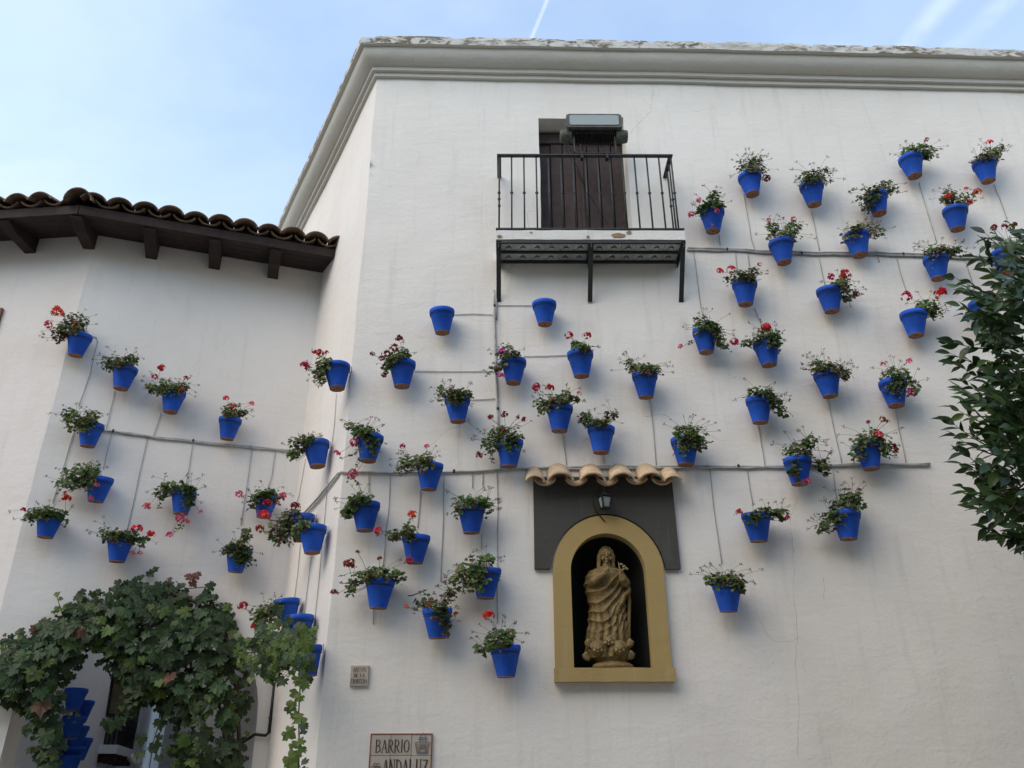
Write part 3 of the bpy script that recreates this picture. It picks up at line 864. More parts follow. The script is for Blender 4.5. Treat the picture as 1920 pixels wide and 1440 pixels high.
    # lily sprig by the right hand
    k.tube([F(1158, 1088, .16), F(1156, 1074, .165), F(1154, 1064, .16)], [.004, .004, .003], 6)
    for (px, py) in ((1165, 1072), (1170, 1076), (1163, 1078), (1160, 1068)): E(px, py, .15, .015, .006, .009, random.uniform(-.6, .6))
    # mantle end falling at the right with a jagged hem
    pts = [(1172, 1100), (1178, 1112), (1167, 1122), (1164, 1134), (1158, 1140), (1150, 1158), (1146, 1168), (1141, 1180), (1143, 1192), (1134, 1200)]
    for i in range(len(pts) - 1):
        k.tube([F(*pts[i], .075 + .006 * (i % 2)), F(*pts[i + 1], .075 + .006 * ((i + 1) % 2))], [.017, .015], 8)
    k.tube([F(1176, 1100, .03), F(1179, 1130, .03), F(1178, 1170, .03), F(1176, 1205, .03)], [.016, .014, .014, .02], 8)
    # base: globe with cherub heads and wings
    E(1148, 1252, .03, .145, .095, .042, 0, 24, 10)
    E(1146, 1232, .02, .125, .085, .065, 0, 24, 12)
    for (px, py, s_, r_) in ((1118, 1221, -1, .043), (1158, 1221, 1, .043), (1138, 1207, 0, .030)):
        E(px, py, .105, r_, r_ * .95, r_ * 1.12, 0, 16, 12)
        for q in range(9):
            a = q / 8 * math.pi; E(px + 11 * math.cos(a) * r_ / .043, py - 3 - 9 * math.sin(a) * r_ / .043, .11, r_ * .33, r_ * .33, r_ * .3, 0, 7, 5)
        for e_ in (-1, 1):
            E(px + e_ * 4, py - 1, .105 + r_ * .86, .007, .004, .004); E(px + e_ * 6, py + 4, .105 + r_ * .7, .012, .010, .012)
        k.tube([F(px, py - 1, .105 + r_ * .92), F(px, py + 3, .105 + r_ * 1.10)], [.004, .007], 6)
        E(px, py + 7, .105 + r_ * .82, .009, .005, .004)
    for (px, py, s_) in ((1178, 1230, 1), (1100, 1232, -1), (1176, 1208, 1), (1104, 1208, -1), (1138, 1236, 1)):
        for q in range(7):
            a = rad(-100 + q * 26) if s_ > 0 else rad(-80 - q * 26)
            c_ = F(px, py, .075)
            tip = c_ + (X * math.cos(a) + Z * math.sin(a)) * (.038 if q < 5 else .03)
            k.tube([c_, c_.lerp(tip, .6), tip], [.012, .014, .004], 6)
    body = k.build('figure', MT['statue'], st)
    md = body.modifiers.new('fuse', 'REMESH'); md.mode = 'VOXEL'; md.voxel_size = 0.0036; md.use_smooth_shade = True
    return st
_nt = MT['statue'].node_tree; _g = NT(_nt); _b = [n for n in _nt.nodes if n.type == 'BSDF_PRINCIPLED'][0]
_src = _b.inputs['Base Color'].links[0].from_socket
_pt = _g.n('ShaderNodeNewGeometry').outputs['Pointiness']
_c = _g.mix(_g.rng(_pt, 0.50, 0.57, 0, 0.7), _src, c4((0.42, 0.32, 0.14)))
_c = _g.mix(_g.rng(_pt, 0.495, 0.44, 0, 0.75), _c, c4((0.05, 0.035, 0.02)))  # creases darkened in the colour to deepen their shade; ridges lightened as wear
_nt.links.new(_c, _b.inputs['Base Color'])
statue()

# ================================================================== signs
def stroke(mb, M, pts, w0, w1=None):
    w1 = w0 if w1 is None else w1
    n = len(pts)
    L = []; R = []
    for i, p in enumerate(pts):
        a = Vector(pts[max(i - 1, 0)]); b_ = Vector(pts[min(i + 1, n - 1)])
        t = (b_ - a).normalized() if (b_ - a).length > 0 else Vector((1, 0)); nrm = Vector((-t.y, t.x))
        w = w0[i] if isinstance(w0, list) else w0
        L.append(Vector(p) + nrm * w / 2); R.append(Vector(p) - nrm * w / 2)
    vs = [M @ Vector((q.x, 0, q.y)) for q in L + R]
    mb.add(vs, [(i, i + 1, n + i + 1, n + i) for i in range(n - 1)])
def arc(cx, cy, rx, ry, a0, a1, n=12):
    return [(cx + rx * math.cos(rad(a0 + (a1 - a0) * i / n)), cy + ry * math.sin(rad(a0 + (a1 - a0) * i / n))) for i in range(n + 1)]
def aw(n, thin, thick, ph=0): return [thin + (thick - thin) * abs(math.sin(math.pi * (i / n) + ph)) for i in range(n + 1)]
def letter(mb, M, ch, w):
    T, t = (0.15, 0.055) if w > .62 else (0.085, 0.04)
    st = lambda pts, a=T: stroke(mb, M, [(x * w, y) for x, y in pts], a)
    serif = lambda x, y: st([(x - .16, y), (x + .16, y)], t)
    if ch in 'IBDEFLPRTN':
        x = .5 if ch in 'IT' else .2
        if ch != 'N': st([(x, 0), (x, 1)])
        if ch == 'N': st([(.18, 0), (.18, 1)], t * 1.2); st([(.82, 0), (.82, 1)], t * 1.2); st([(.18, 1), (.82, 0)], T)
        serif(x if ch != 'N' else .18, 0); 
        if ch != 'T': serif(x if ch != 'N' else .18, 1)
        if ch == 'N': serif(.85, 1)
    if ch == 'A': st([(.5, 1), (.88, 0)], T); st([(.5, 1), (.12, 0)], t * 1.2); st([(.25, .36), (.75, .36)], t); serif(.12, 0); serif(.88, 0)
    if ch == 'B': stroke(mb, M, [(x * w, y) for x, y in arc(.42, .76, .34, .22, 90, -90)], aw(12, t, T * .9)); stroke(mb, M, [(x * w, y) for x, y in arc(.42, .28, .42, .26, 90, -90)], aw(12, t, T)); st([(.2, .53), (.45, .53)], t); st([(.2, .985), (.45, .985)], t); st([(.2, .02), (.45, .02)], t)
    if ch in 'PR': stroke(mb, M, [(x * w, y) for x, y in arc(.42, .74, .36, .245, 90, -90)], aw(12, t, T)); st([(.2, .5), (.45, .5)], t); st([(.2, .985), (.45, .985)], t)
    if ch == 'R': st([(.45, .5), (.78, .08), (.95, 0)], T * .95)
    if ch == 'D': stroke(mb, M, [(x * w, y) for x, y in arc(.35, .5, .52, .48, 90, -90)], aw(12, t, T)); st([(.2, .985), (.4, .985)], t); st([(.2, .02), (.4, .02)], t)
    if ch in 'EF': st([(.2, .97), (.82, .97)], t * 1.4); st([(.2, .52), (.65, .52)], t); st([(.82, .97), (.84, .78)], t)
    if ch in 'EL': st([(.2, .03), (.85, .03)], t * 1.4); st([(.85, .03), (.88, .25)], t)
    if ch == 'T': st([(.08, .97), (.92, .97)], t * 1.4); st([(.08, .97), (.06, .78)], t); st([(.92, .97), (.94, .78)], t)
    if ch == 'O': stroke(mb, M, [(x * w, y) for x, y in arc(.5, .5, .4, .47, 90, 450, 24)], [t + (T - t) * abs(math.sin(2 * math.pi * i / 24)) for i in range(25)])
    if ch == 'C': stroke(mb, M, [(x * w, y) for x, y in arc(.52, .5, .4, .47, 50, 310, 18)], aw(18, t, T)); st([(.8, .9), (.82, .68)], t)
    if ch == 'S': stroke(mb, M, [(x * w, y) for x, y in arc(.5, .74, .3, .23, 30, 250, 10) + arc(.5, .26, .32, .23, 80, -150, 10)], aw(21, t, T))
    if ch == 'U': st([(.2, 1), (.2, .3)], T); stroke(mb, M, [(x * w, y) for x, y in arc(.5, .3, .3, .28, 180, 360)], t * 1.5); st([(.8, .3), (.8, 1)], t * 1.3); serif(.2, 1); serif(.8, 1)
    if ch == 'Z': st([(.12, .97), (.85, .97)], t * 1.4); st([(.85, .97), (.12, .03)], T); st([(.12, .03), (.88, .03)], t * 1.4)
def word(mb, W, txt, u0, u1, h0, hgt, o):
    n = len(txt); wt = [0.55 if c == 'I' else (0.5 if c == ' ' else 1.0) for c in txt]; tot = sum(wt); u_ = u0
    for c, q in zip(txt, wt):
        cw = (u1 - u0) * q / tot
        M = frame(W.P(u_, h0, o), W.d * hgt, -W.n, Vector((0, 0, 1)) * hgt)
        if c != ' ': letter(mb, M, c, cw / hgt * .97)
        u_ += cw
# ARCOS DE LA FRONTERA
a = WM.uv(656, 1287); b_ = WM.uv(693, 1248)
sg = thing('name_plaque', 'small square cream tile plaque reading ARCOS DE LA FRONTERA', 'plaque', WM.P((a[0] + b_[0]) / 2, a[1], 0))
k = MB(); k.box(WM.M(), a[0], b_[0], -0.022, 0.02, a[1], b_[1]); k.build('tile', MT['signtile'], sg, bevel=.004)
w_ = b_[0] - a[0]; hq = b_[1] - a[1]; k = MB()
word(k, WM, 'ARCOS', a[0] + .13 * w_, b_[0] - .13 * w_, a[1] + hq * .67, hq * .22, .0245)
word(k, WM, 'DE LA', a[0] + .2 * w_, b_[0] - .2 * w_, a[1] + hq * .42, hq * .17, .0245)
word(k, WM, 'FRONTERA', a[0] + .06 * w_, b_[0] - .06 * w_, a[1] + hq * .10, hq * .24, .0245)
k.build('lettering', MT['letter'], sg)
# BARRIO ANDALUZ
u0 = WM.uv(694, 1400)[0]; u1 = WM.uv(811, 1400)[0]; h1_ = WM.uv(750, 1375)[1]; tw_ = (u1 - u0) / 3; th_ = WM.uv(750, 1375)[1] - WM.uv(750, 1417)[1]
sg = thing('street_sign', 'glazed tile sign reading BARRIO ANDALUZ with a rust red border', 'sign', WM.P((u0 + u1) / 2, h1_ - 2 * th_, 0))
random.seed(2)
for r_ in range(2):
    for c_ in range(3):
        k = MB(); k.box(WM.M(), u0 + c_ * tw_ + .0012, u0 + (c_ + 1) * tw_ - .0012, -0.016 - random.uniform(0, .0015), .02, h1_ - (r_ + 1) * th_ + .0012, h1_ - r_ * th_ - .0012)
        k.build('tile', MT['signtile'], sg, bevel=.002)
k = MB()
for (x0, x1, z0, z1) in ((u0 + .006, u1 - .006, h1_ - .009, h1_ - .002), (u0 + .001, u0 + .008, h1_ - 2 * th_, h1_ - .006), (u1 - .008, u1 - .001, h1_ - 2 * th_, h1_ - .006), (u0 + .006, u1 - .006, h1_ - 2 * th_ + .002, h1_ - 2 * th_ + .009)):
    k.box(WM.M(), x0, x1, -.0195, -.012, z0, z1)
k.build('border', MT['red_trim'], sg)
k = MB(); word(k, WM, 'BARRIO', u0 + .035 * 1, u0 + (u1 - u0) * .64, h1_ - th_ * .86, th_ * .56, .0205); word(k, WM, 'ANDALUZ', u0 + (u1 - u0) * .22, u1 - .02, h1_ - th_ * 1.86, th_ * .68, .0205)
k.build('lettering', MT['letter'], sg)
# wall fountain drawing: a little tower with scrolls, and a rosette beside the second word
k = MB(); cx = u0 + (u1 - u0) * .845; M = frame(WM.P(cx, h1_ - th_ * .95, .0203), WM.d * th_, -WM.n, Vector((0, 0, 1)) * th_)
for pts in ([(-.16, .62), (-.10, .84), (0, .96), (.10, .84), (.16, .62)], [(-.22, .66), (.22, .66)], [(-.2, .56), (.2, .56)], [(-.14, .56), (-.14, .12)], [(.14, .56), (.14, .12)], [(-.3, .1), (.3, .1)], [(-.2, .74), (.2, .74)], [(-.26, .04), (.26, .04)]): stroke(k, M, pts, .035)
k.build('fountain_drawing', MT['blue_ink'], sg)
k = MB()
for s_ in (-1, 1):
    for q in range(5): stroke(k, M, arc(s_ * (.22 + .02 * q), .14 + q * .09, .07, .05, 0, 300, 8), .022)
for q in range(4): stroke(k, M, arc(0, .34, .03 + .03 * q, .04 + .035 * q, 0, 360, 12), .016)
BI = simple('brown_ink', (0.17, 0.10, 0.08), .5)
k.build('scroll_drawing', BI, sg)['kind'] = 'stuff'; k = MB()
M2 = frame(WM.P(u0 + (u1 - u0) * .125, h1_ - th_ * 1.55, .0203), WM.d * th_, -WM.n, Vector((0, 0, 1)) * th_)
for q in range(7): stroke(k, M2, arc(.17 * math.cos(q), .17 * math.sin(q), .07, .07, 0, 320, 8), .028)
stroke(k, M2, arc(0, 0, .08, .08, 0, 360, 10), .04)
k.build('rosette_drawing', BI, sg)['kind'] = 'stuff'

# ================================================================== LEFT HOUSE
lh = thing('eaved_house', 'low white house with dark wooden eaves, barrel tiles and a vine covered arch', 'house', WL.P(-1.2, 0, 0))
hs = WL.uv(400, 478)[1]                        # soffit meets wall
auL, auR = WL.uv(10, 1390)[0], WL.uv(476, 1390)[0]
auc = (auL + auR) / 2; ah = (auR - auL) / 2
atop = WL.uv(235, 1125)[1]
ARCH = arch_pts(WL, auc, ah, 0.0, atop - ah * .95, ah * .95, 28)
ARCH2 = [(u_, max(h_, 0.02)) for (u_, h_) in ARCH]
k = wallmesh(WL, [(uC3, 0), (0, 0), (0, hs + .25), (uC3, hs + .25)], [ARCH2], step=0.07)
lwall = k.build('wall', MT['plaster_left'], lh)
k = wallmesh(WF, [(-4, 0), (0, 0), (0, hs + .25), (-4, hs + .25)])
k.build('end_wall', MT['plaster_side'], lh)
k = MB(); reveal(WL, ARCH2[:], 0.5, k, amp=1); k.build('arch_reveal', MT['plaster_left'], lh)
k = MB(); k.box(WL.M(), uC3, -0.02, .5, 1.5, atop + .06, atop + .16); k.build('passage_shade_slab', MT['wood'], lh)  # slab added over the passage to darken it behind the arch
# back of wall (seen never from the front, keeps light out)
k = MB()
k.add([WL.P(uC3, hs, -.5), WL.P(0, hs, -.5), WL.P(0, atop + .02, -.5), WL.P(uC3, atop + .02, -.5)], [(0, 1, 2, 3)])
k.build('back_wall', MT['plaster_left'], lh)
# eaves
eo = 0.44; esl = 0.20
def LFc(o):   # corner point of planes offset o from WL and WF
    bis = WL.n + WF.n; bis = bis / bis.dot(WL.n)
    return Vector((c3.x, c3.y, 0)) + bis * o
def epL(u_, o, h): return WL.P(u_, h, o)
eh = hs - esl * eo + 0.0
Z = Vector((0, 0, 1))
ce, cw_ = LFc(eo), LFc(0)
NBrd = 4
for seg in ('L', 'F'):
    for i in range(NBrd):
        o0, o1 = eo * i / NBrd + .002, eo * (i + 1) / NBrd - .002
        def hz(o): return hs - esl * o
        if seg == 'L':
            A = [WL.P(0.45, hz(o0), o0), LFc(o0) + Z * hz(o0), LFc(o1) + Z * hz(o1), WL.P(0.45, hz(o1), o1)]
        else:
            A = [LFc(o0) + Z * hz(o0), WF.P(-4, hz(o0), o0), WF.P(-4, hz(o1), o1), LFc(o1) + Z * hz(o1)]
        k = MB(); A2 = [p + Z * .02 for p in A]
        k.add(A + A2, [(0, 1, 2, 3), (7, 6, 5, 4), (0, 4, 5, 1), (1, 5, 6, 2), (2, 6, 7, 3), (3, 7, 4, 0)])
        k.build('soffit_board', MT['wood'], lh)
# where does the eave hit the side wall of the tall house?
def isect(W1, o1, W2):
    # u on W1 (offset o1) where it meets plane W2
    p = W1.P(0, 0, o1); return (W2.org - p).dot(W2.n) / W1.d.dot(W2.n)
uE = isect(WL, eo, WR)
k = MB(); fh = 0.080
for (A, B) in ((LFc(eo + .0), WL.P(uE - .01, 0, eo)), (WF.P(-4, 0, eo), LFc(eo))):
    nn = WL.n if A is not None and (B - WL.P(uE - .01, 0, eo)).length < 1e-6 else WF.n
    q = [A + Z * (eh - .012), B + Z * (eh - .012), B + Z * (eh + fh), A + Z * (eh + fh)]
    q2 = [p + nn * .022 for p in q]
    k.add(q + q2, [(3, 2, 1, 0), (4, 5, 6, 7), (0, 1, 5, 4), (2, 3, 7, 6), (0, 4, 7, 3), (1, 2, 6, 5)])
k.build('fascia', MT['wood'], lh)
# rafter brackets
def bracket(W, px, py, tilt=0.0, wd=0.052, ln=eo):
    u_ = W.uv(px, py, 0.12)[0]
    prof = [(0, hs + .01), (ln - .004, hs - esl * ln + .01), (ln - .004, hs - esl * ln - .035), (ln - .05, hs - esl * ln - .045), (ln - .055, hs - esl * ln - .032), (ln - .13, hs - esl * (ln - .1) - .085), (ln - .17, hs - esl * (ln - .1) - .10), (ln - .175, hs - esl * (ln - .1) - .085), (0, hs - .165)]
    k = MB(); n = len(prof)
    D = Matrix.Rotation(tilt, 3, 'Z'); c0 = W.P(u_, 0, 0)
    d_ = D @ W.d; n_ = D @ W.n
    vs = [c0 + d_ * s_ * wd + n_ * o + Z * h for s_ in (-1, 1) for (o, h) in prof]
    k.add(vs, [tuple(range(n)), tuple(range(2 * n - 1, n - 1, -1))] + [(i, n + i, n + (i + 1) % n, (i + 1) % n) for i in range(n)])
    k.build('rafter', MT['wood'], lh, bevel=.004)
for px, py in ((283, 470), (402, 490), (513, 505)): bracket(WL, px, py)
bracket(WF, 40, 470); bracket(WL, 163, 455, rad(-9))
bracket(WF, -90, 480)
# tiles
span0 = WL.uv(178, 372, eo + .05)[0]; span1 = WL.uv(595, 440, eo + .05)[0]
sp = (span1 - span0) / 9
rsl = rad(20)
tcov = tilemesh('roof_tile', 0.42, sp * .60, sp * .54, 0.014, MT['tile'], 118)
tpan = tilemesh('roof_tile', 0.42, sp * .56, sp * .60, 0.014, MT['tile'], 112)
random.seed(21)
def rooftiles(W, us, course_n):
    yin = (-W.n * math.cos(rsl) + Z * math.sin(rsl)); zup = (W.n * math.sin(rsl) + Z * math.cos(rsl))
    for u_ in us:
        for c_ in range(course_n):
            jit = random.uniform(-.012, .012)
            b0 = W.P(u_, eh + fh - .10 * sp + random.uniform(-.005, .005), eo + .075 + jit) + yin * (0.36 * c_) + zup * (.008 * c_)
            inst('roof_tile', tcov, lh, frame(b0, W.d, yin, zup) @ Matrix.Rotation(random.uniform(-.025, .025), 4, 'Z'))
            b0 = W.P(u_ + sp / 2, eh + fh + .55 * sp + random.uniform(-.004, .004), eo + .08) + yin * (0.36 * c_)
            inst('roof_tile', tpan, lh, frame(b0, -W.d, yin, -zup) @ Matrix.Rotation(random.uniform(-.02, .02), 4, 'Z'))
us = []; u_ = span0
while u_ < uE + .06: us.append(u_); u_ += sp
rooftiles(WL, us, 3)
uu0 = WF.uv(82, 372, eo + .05)[0]
rooftiles(WF, [uu0 - sp * i for i in range(0, 12)], 3)
# hip tile at the corner
hp = LFc(eo + .085); bdir = (LFc(1) - LFc(0)).normalized()
yin = (-bdir * math.cos(rsl) + Z * math.sin(rsl)); zup = (bdir * math.sin(rsl) + Z * math.cos(rsl)); xr = yin.cross(zup)
hipm = tilemesh('roof_tile', 0.42, sp * .57, sp * .5, 0.014, MT['tile'])
for c_ in range(4): inst('roof_tile', hipm, lh, frame(hp + Z * (eh + fh + .0) + yin * .36 * c_, xr, yin, zup))
# roof deck under the tiles
def slope_pt(W, u_, t): return W.P(u_, eh + fh + .012 + t * math.sin(rsl), eo + .03 - t * math.cos(rsl))
k = MB()
tt = 1.15
cA = LFc(eo + .03) + Z * (eh + fh + .012); cB = LFc(eo + .03 - tt * math.cos(rsl)) + Z * (eh + fh + .012 + tt * math.sin(rsl))
k.add([cA, WL.P(uE, eh + fh + .012, eo + .03), slope_pt(WL, .2, tt), cB, WF.P(-4, eh + fh + .012, eo + .03), slope_pt(WF, -4, tt)], [(0, 1, 2, 3), (4, 0, 3, 5)])
k.build('roof_deck', MT['wood'], lh)
# wooden window edge at the far left
q = WF.uv(8, 580); q2 = WF.uv(3, 626)
k = MB(); k.box(WF.M(), q[0] - .5, q[0], -.03, .02, q2[1], q[1]); k.build('window_frame', simple('brown_timber', (0.22, 0.12, 0.07), .8, bump=.4), lh)

# conduit in the inner corner
cd = thing('conduit', 'black cable conduit running down the inner corner and into the arch', 'conduit', WL.P(0, 1, 0))
k = MB()
P_ = [WL.at(515, 1280, .03), WL.at(508, 1340, .03), WL.at(504, 1374, .03), WL.at(498, 1379, .03), WL.at(478, 1377, .03), WL.at(455, 1392, -.02), WL.at(448, 1396, -.12)]
k.tube(P_, .012, 8); k.build('pipe', MT['iron_black'], cd)
for (px, py) in ((507, 1346), (483, 1378)):
    k = MB(); c = WL.at(px, py, .03); k.ball(frame(c, WL.d, -WL.n, Z), .018, .018, .010, 8, 6); k.build('clip', MT['iron'], cd)

# ================================================================== irrigation lines
def on(W, pts, o=0.012): return [wob(W.at(px, py), 1) + W.n * o for (px, py) in pts]
def line(label, W, runs, drops, clips=(), extra=()):
    t = thing('irrigation_line', label, 'pipe', W.at(*runs[0][0]), 'irrigation lines on the walls')
    for r_ in runs:
        pts = []
        for i in range(len(r_) - 1):
            n = max(1, int(math.hypot(r_[i + 1][0] - r_[i][0], r_[i + 1][1] - r_[i][1]) / 25))
            for j in range(n): pts.append(tuple(r_[i][q] + (r_[i + 1][q] - r_[i][q]) * j / n + (0.7 * math.sin((r_[i][0] + j * 31) * 1.7) if q == 1 else 0) for q in (0, 1)))
        pts.append(r_[-1])
        k = MB(); k.tube(on(W, pts, .013), .0085, 7); k.build('pipe', MT['pipe'], t)
    for d_ in drops:
        WW = W
        if isinstance(d_[0], Wall): WW = d_[0]; d_ = d_[1:]
        pts = []
        for i in range(len(d_) - 1):
            for j in range(4): pts.append(tuple(d_[i][q] + (d_[i + 1][q] - d_[i][q]) * j / 4 for q in (0, 1)))
        pts.append(d_[-1])
        k = MB(); k.tube(on(WW, pts, .007), .0033, 5); k.build('drip_tube', MT['wire'], t)
    for (px, py) in clips:
        k = MB(); c = on(W, [(px, py)], .016)[0]; k.ball(frame(c, W.d, -W.n, Z), .011, .012, .017, 7, 5); k.build('clip', MT['iron'], t)
    for (mb_, nme) in extra: mb_.build(nme, MT['pipe'], t)
    return t
line('grey double water pipe across the upper right wall, starting at the balcony', WM,
     [[(1290, 467), (1400, 471), (1500, 474), (1640, 476), (1750, 480), (1925, 488)], [(1288, 471), (1400, 474), (1500, 478), (1640, 480), (1750, 484), (1925, 491)]],
     [[(1395, 365), (1403, 410), (1410, 450), (1417, 470)], [(1520, 392), (1528, 430), (1535, 470)], [(1722, 342), (1738, 400), (1755, 455)], [(1864, 346), (1878, 385), (1888, 412)],
      [(1586, 458), (1590, 474)], [(1640, 470), (1646, 493)], [(1349, 438), (1352, 462)], [(1301, 472), (1308, 520), (1316, 580), (1328, 615)], [(1380, 474), (1383, 510)], [(1403, 474), (1406, 500)],
      [(1533, 478), (1540, 510), (1546, 535)], [(1678, 481), (1686, 515), (1697, 550)], [(1807, 484), (1818, 520), (1830, 565)], [(1415, 578), (1425, 605), (1428, 618)], [(1634, 400), (1630, 420)]],
     [(1364, 471), (1502, 476), (1690, 479), (1798, 484)])
line('grey water pipe across the middle of the wall just above the niche tiles', WM,
     [[(640, 888), (740, 889), (860, 886), (960, 880), (1100, 876), (1240, 877), (1400, 877), (1560, 875), (1742, 871)], [(1040, 882), (1160, 879), (1320, 880), (1480, 878), (1600, 872), (1740, 874)]],
     [[(1057, 812), (1060, 845), (1063, 873)], [(1132, 853), (1134, 870)], [(1219, 748), (1226, 810), (1232, 873)], [(1420, 797), (1427, 840), (1432, 874)], [(1550, 748), (1562, 810), (1577, 872)], [(1674, 764), (1686, 820), (1697, 868)],
      [(1331, 880), (1337, 950), (1345, 1010), (1352, 1056)], [(1399, 880), (1405, 920), (1410, 946)], [(1560, 885), (1566, 920), (1570, 940)], [(690, 889), (690, 925)], [(730, 889), (727, 960), (723, 1000), (718, 1062)], [(786, 920), (784, 960), (782, 990)],
      [(831, 888), (829, 980), (826, 1090)], [(884, 886), (884, 915)], [(904, 885), (903, 910)], [(902, 1000), (902, 1030)], [(930, 884), (932, 960), (932, 1080), (933, 1170)], [(700, 1140), (700, 1170)]],
     [(850, 885), (1047, 876), (1211, 877), (1383, 876)])
line('thin vertical water pipe running down the wall below the left balcony strut', WM,
     [[(928, 545), (929, 600), (931, 680), (934, 760), (938, 850), (939, 878)], [(932, 545), (932, 600)]],
     [[(852, 590), (890, 589), (926, 591)], [(930, 573), (960, 573), (998, 573)], [(777, 696), (830, 697), (928, 698)], [(984, 669), (1020, 668), (1064, 666)], [(882, 751), (910, 750), (930, 748)]],
     [(929, 574), (931, 698), (935, 767)])
kk = MB(); kk.tube([wob(WM.at(640, 888)) + WM.n * .013, wob(WR.at(635, 890)) + WR.n * .012, wob(WR.at(600, 935)) + WR.n * .013, wob(WR.at(575, 962)) + WR.n * .013], .0085, 7)
kk2 = MB(); kk2.tube([wob(WR.at(636, 893)) + WR.n * .012, wob(WR.at(602, 940)) + WR.n * .013, wob(WR.at(575, 968)) + WR.n * .013], .0075, 7)
line('grey water pipe sloping across the left wall under the eaves', WL,
     [[(135, 800), (200, 808), (300, 820), (400, 831), (480, 839), (546, 846)], [(190, 807), (300, 822), (400, 833), (545, 848)]],
     [[(171, 633), (181, 634), (184, 642), (170, 700), (147, 762)], [(216, 733), (208, 770), (200, 804)], [(303, 775), (297, 795), (290, 816)], [(139, 806), (125, 860), (100, 945)], [(211, 810), (202, 850), (195, 880)], [(279, 818), (262, 890), (238, 995)],
      [(363, 828), (355, 880), (348, 915)], [(475, 840), (465, 900), (452, 985)], [(518, 845), (510, 895), (503, 915)], [WR, (633, 738), (628, 800), (622, 850), (620, 888)], [WR, (574, 862), (563, 930), (553, 960)],
      [(545, 1035), (541, 1080), (535, 1130)], [WR, (565, 1020), (560, 1080), (555, 1120)], [WR, (585, 1045), (578, 1100), (572, 1155)], [WR, (616, 905), (606, 1010), (598, 1100), (590, 1180)]],
     [(213, 809), (363, 827)], [(kk, 'pipe'), (kk2, 'pipe')])

# ================================================================== pots and geraniums
R0, PH = 0.102, 0.197
def pot_meshes():
    k = MB()
    prof = [(0.057, 0.0), (0.0955, PH - .040), (0.0962, PH - .0395), (R0 - .0015, PH - .0385), (R0 + .001, PH - .02), (R0, PH - .003), (R0 - .004, PH), (R0 - .012, PH), (R0 - .014, PH - .03), (0.05, PH - .032)]
    k.lathe(I4, prof, 32)
    pm = k.mesh('pot', MT['blue'])
    k = MB(); n = 24
    k.add([(0.0565 * math.cos(2 * math.pi * i / n), 0.0565 * math.sin(2 * math.pi * i / n), 0.0008) for i in range(n)], [tuple(range(n))[::-1]])
    k.lathe(I4, [(0.0582, 0.004), (0.0582, -0.002), (0.053, -0.003), (0.051, 0.0005)], 24)
    bm_ = k.mesh('pot_base', MT['terra'])
    k = MB(); k.add([(0.007 * math.cos(2 * math.pi * i / 8), 0.007 * math.sin(2 * math.pi * i / 8), -0.0005) for i in range(8)], [tuple(range(8))[::-1]])
    hm = k.mesh('drain_hole', MT['dark'])
    k = MB(); k.add([(0.088 * math.cos(2 * math.pi * i / 16), 0.088 * math.sin(2 * math.pi * i / 16), PH - .022) for i in range(16)], [tuple(range(16))])
    sm = k.mesh('soil', MT['soil'])
    k = MB()
    k.tube([(0.096 * math.cos(t), 0.096 * math.sin(t), PH - .050) for t in [2 * math.pi * i / 20 for i in range(21)]], .0028, 5, cap=False)
    k.tube([(0, 0.09, PH - .05), (0, 0.112, PH - .04), (0, 0.114, PH + .01)], .0028, 5)
    rm = k.mesh('hanger_ring', MT['iron'])
    return pm, bm_, hm, sm, rm
PM = pot_meshes()
POT_GROUP = 'blue flower pots hanging on the white walls'
TILT = rad(6)

def leaf_round(mb, c, nrm, up, r, mi, rs):
    """scalloped cupped geranium leaf"""
    nrm = nrm.normalized(); a = nrm.cross(up)
    if a.length < 1e-3: a = nrm.cross(Vector((1, 0, 0)))
    a.normalize(); b_ = nrm.cross(a)
    n = 8; vs = [c - nrm * r * .25]
    for i in range(n):
        t = 2 * math.pi * i / n; rr = r * (0.78 + .25 * rs.random()) * (0.5 if i == 0 else 1)
        vs.append(c + (a * math.sin(t) + b_ * math.cos(t)) * rr + nrm * r * rs.uniform(-.12, .22))
    mb.add(vs, [(0, 1 + i, 1 + (i + 1) % n) for i in range(n)], mi, False)
def flower_head(parent, c, r, colr, rs, W):
    k = MB()
    nf = 18 if r > .016 else 9
    for i in range(nf):
        th = rs.uniform(0, 6.28); ph = math.acos(rs.uniform(-.25, 1))
        d_ = Vector((math.sin(ph) * math.cos(th), math.sin(ph) * math.sin(th), math.cos(ph)))
        p = c + d_ * r * rs.uniform(.6, 1.0)
        a = d_.cross(Vector((.3, .5, .8))).normalized(); b_ = d_.cross(a)
        fr = r * rs.uniform(.38, .52) if nf > 6 else r * .6; n = 5; vs = [p - d_ * fr * .2]
        for q in range(2 * n):
            t = math.pi * q / n; rr = fr * (1 if q % 2 == 0 else .5)
            vs.append(p + (a * math.cos(t) + b_ * math.sin(t)) * rr + d_ * rs.uniform(-.1, .2) * fr)
        k.add(vs, [(0, 1 + q, 1 + (q + 1) % (2 * n)) for q in range(2 * n)])
    return k.build('flower', FL[colr], parent)
def curve3(a, b_, lift, rs, n=5):
    out = []
    for i in range(n + 1):
        t = i / n; p = a.lerp(b_, t) + lift * (4 * t * (1 - t)); out.append(p)
    return out

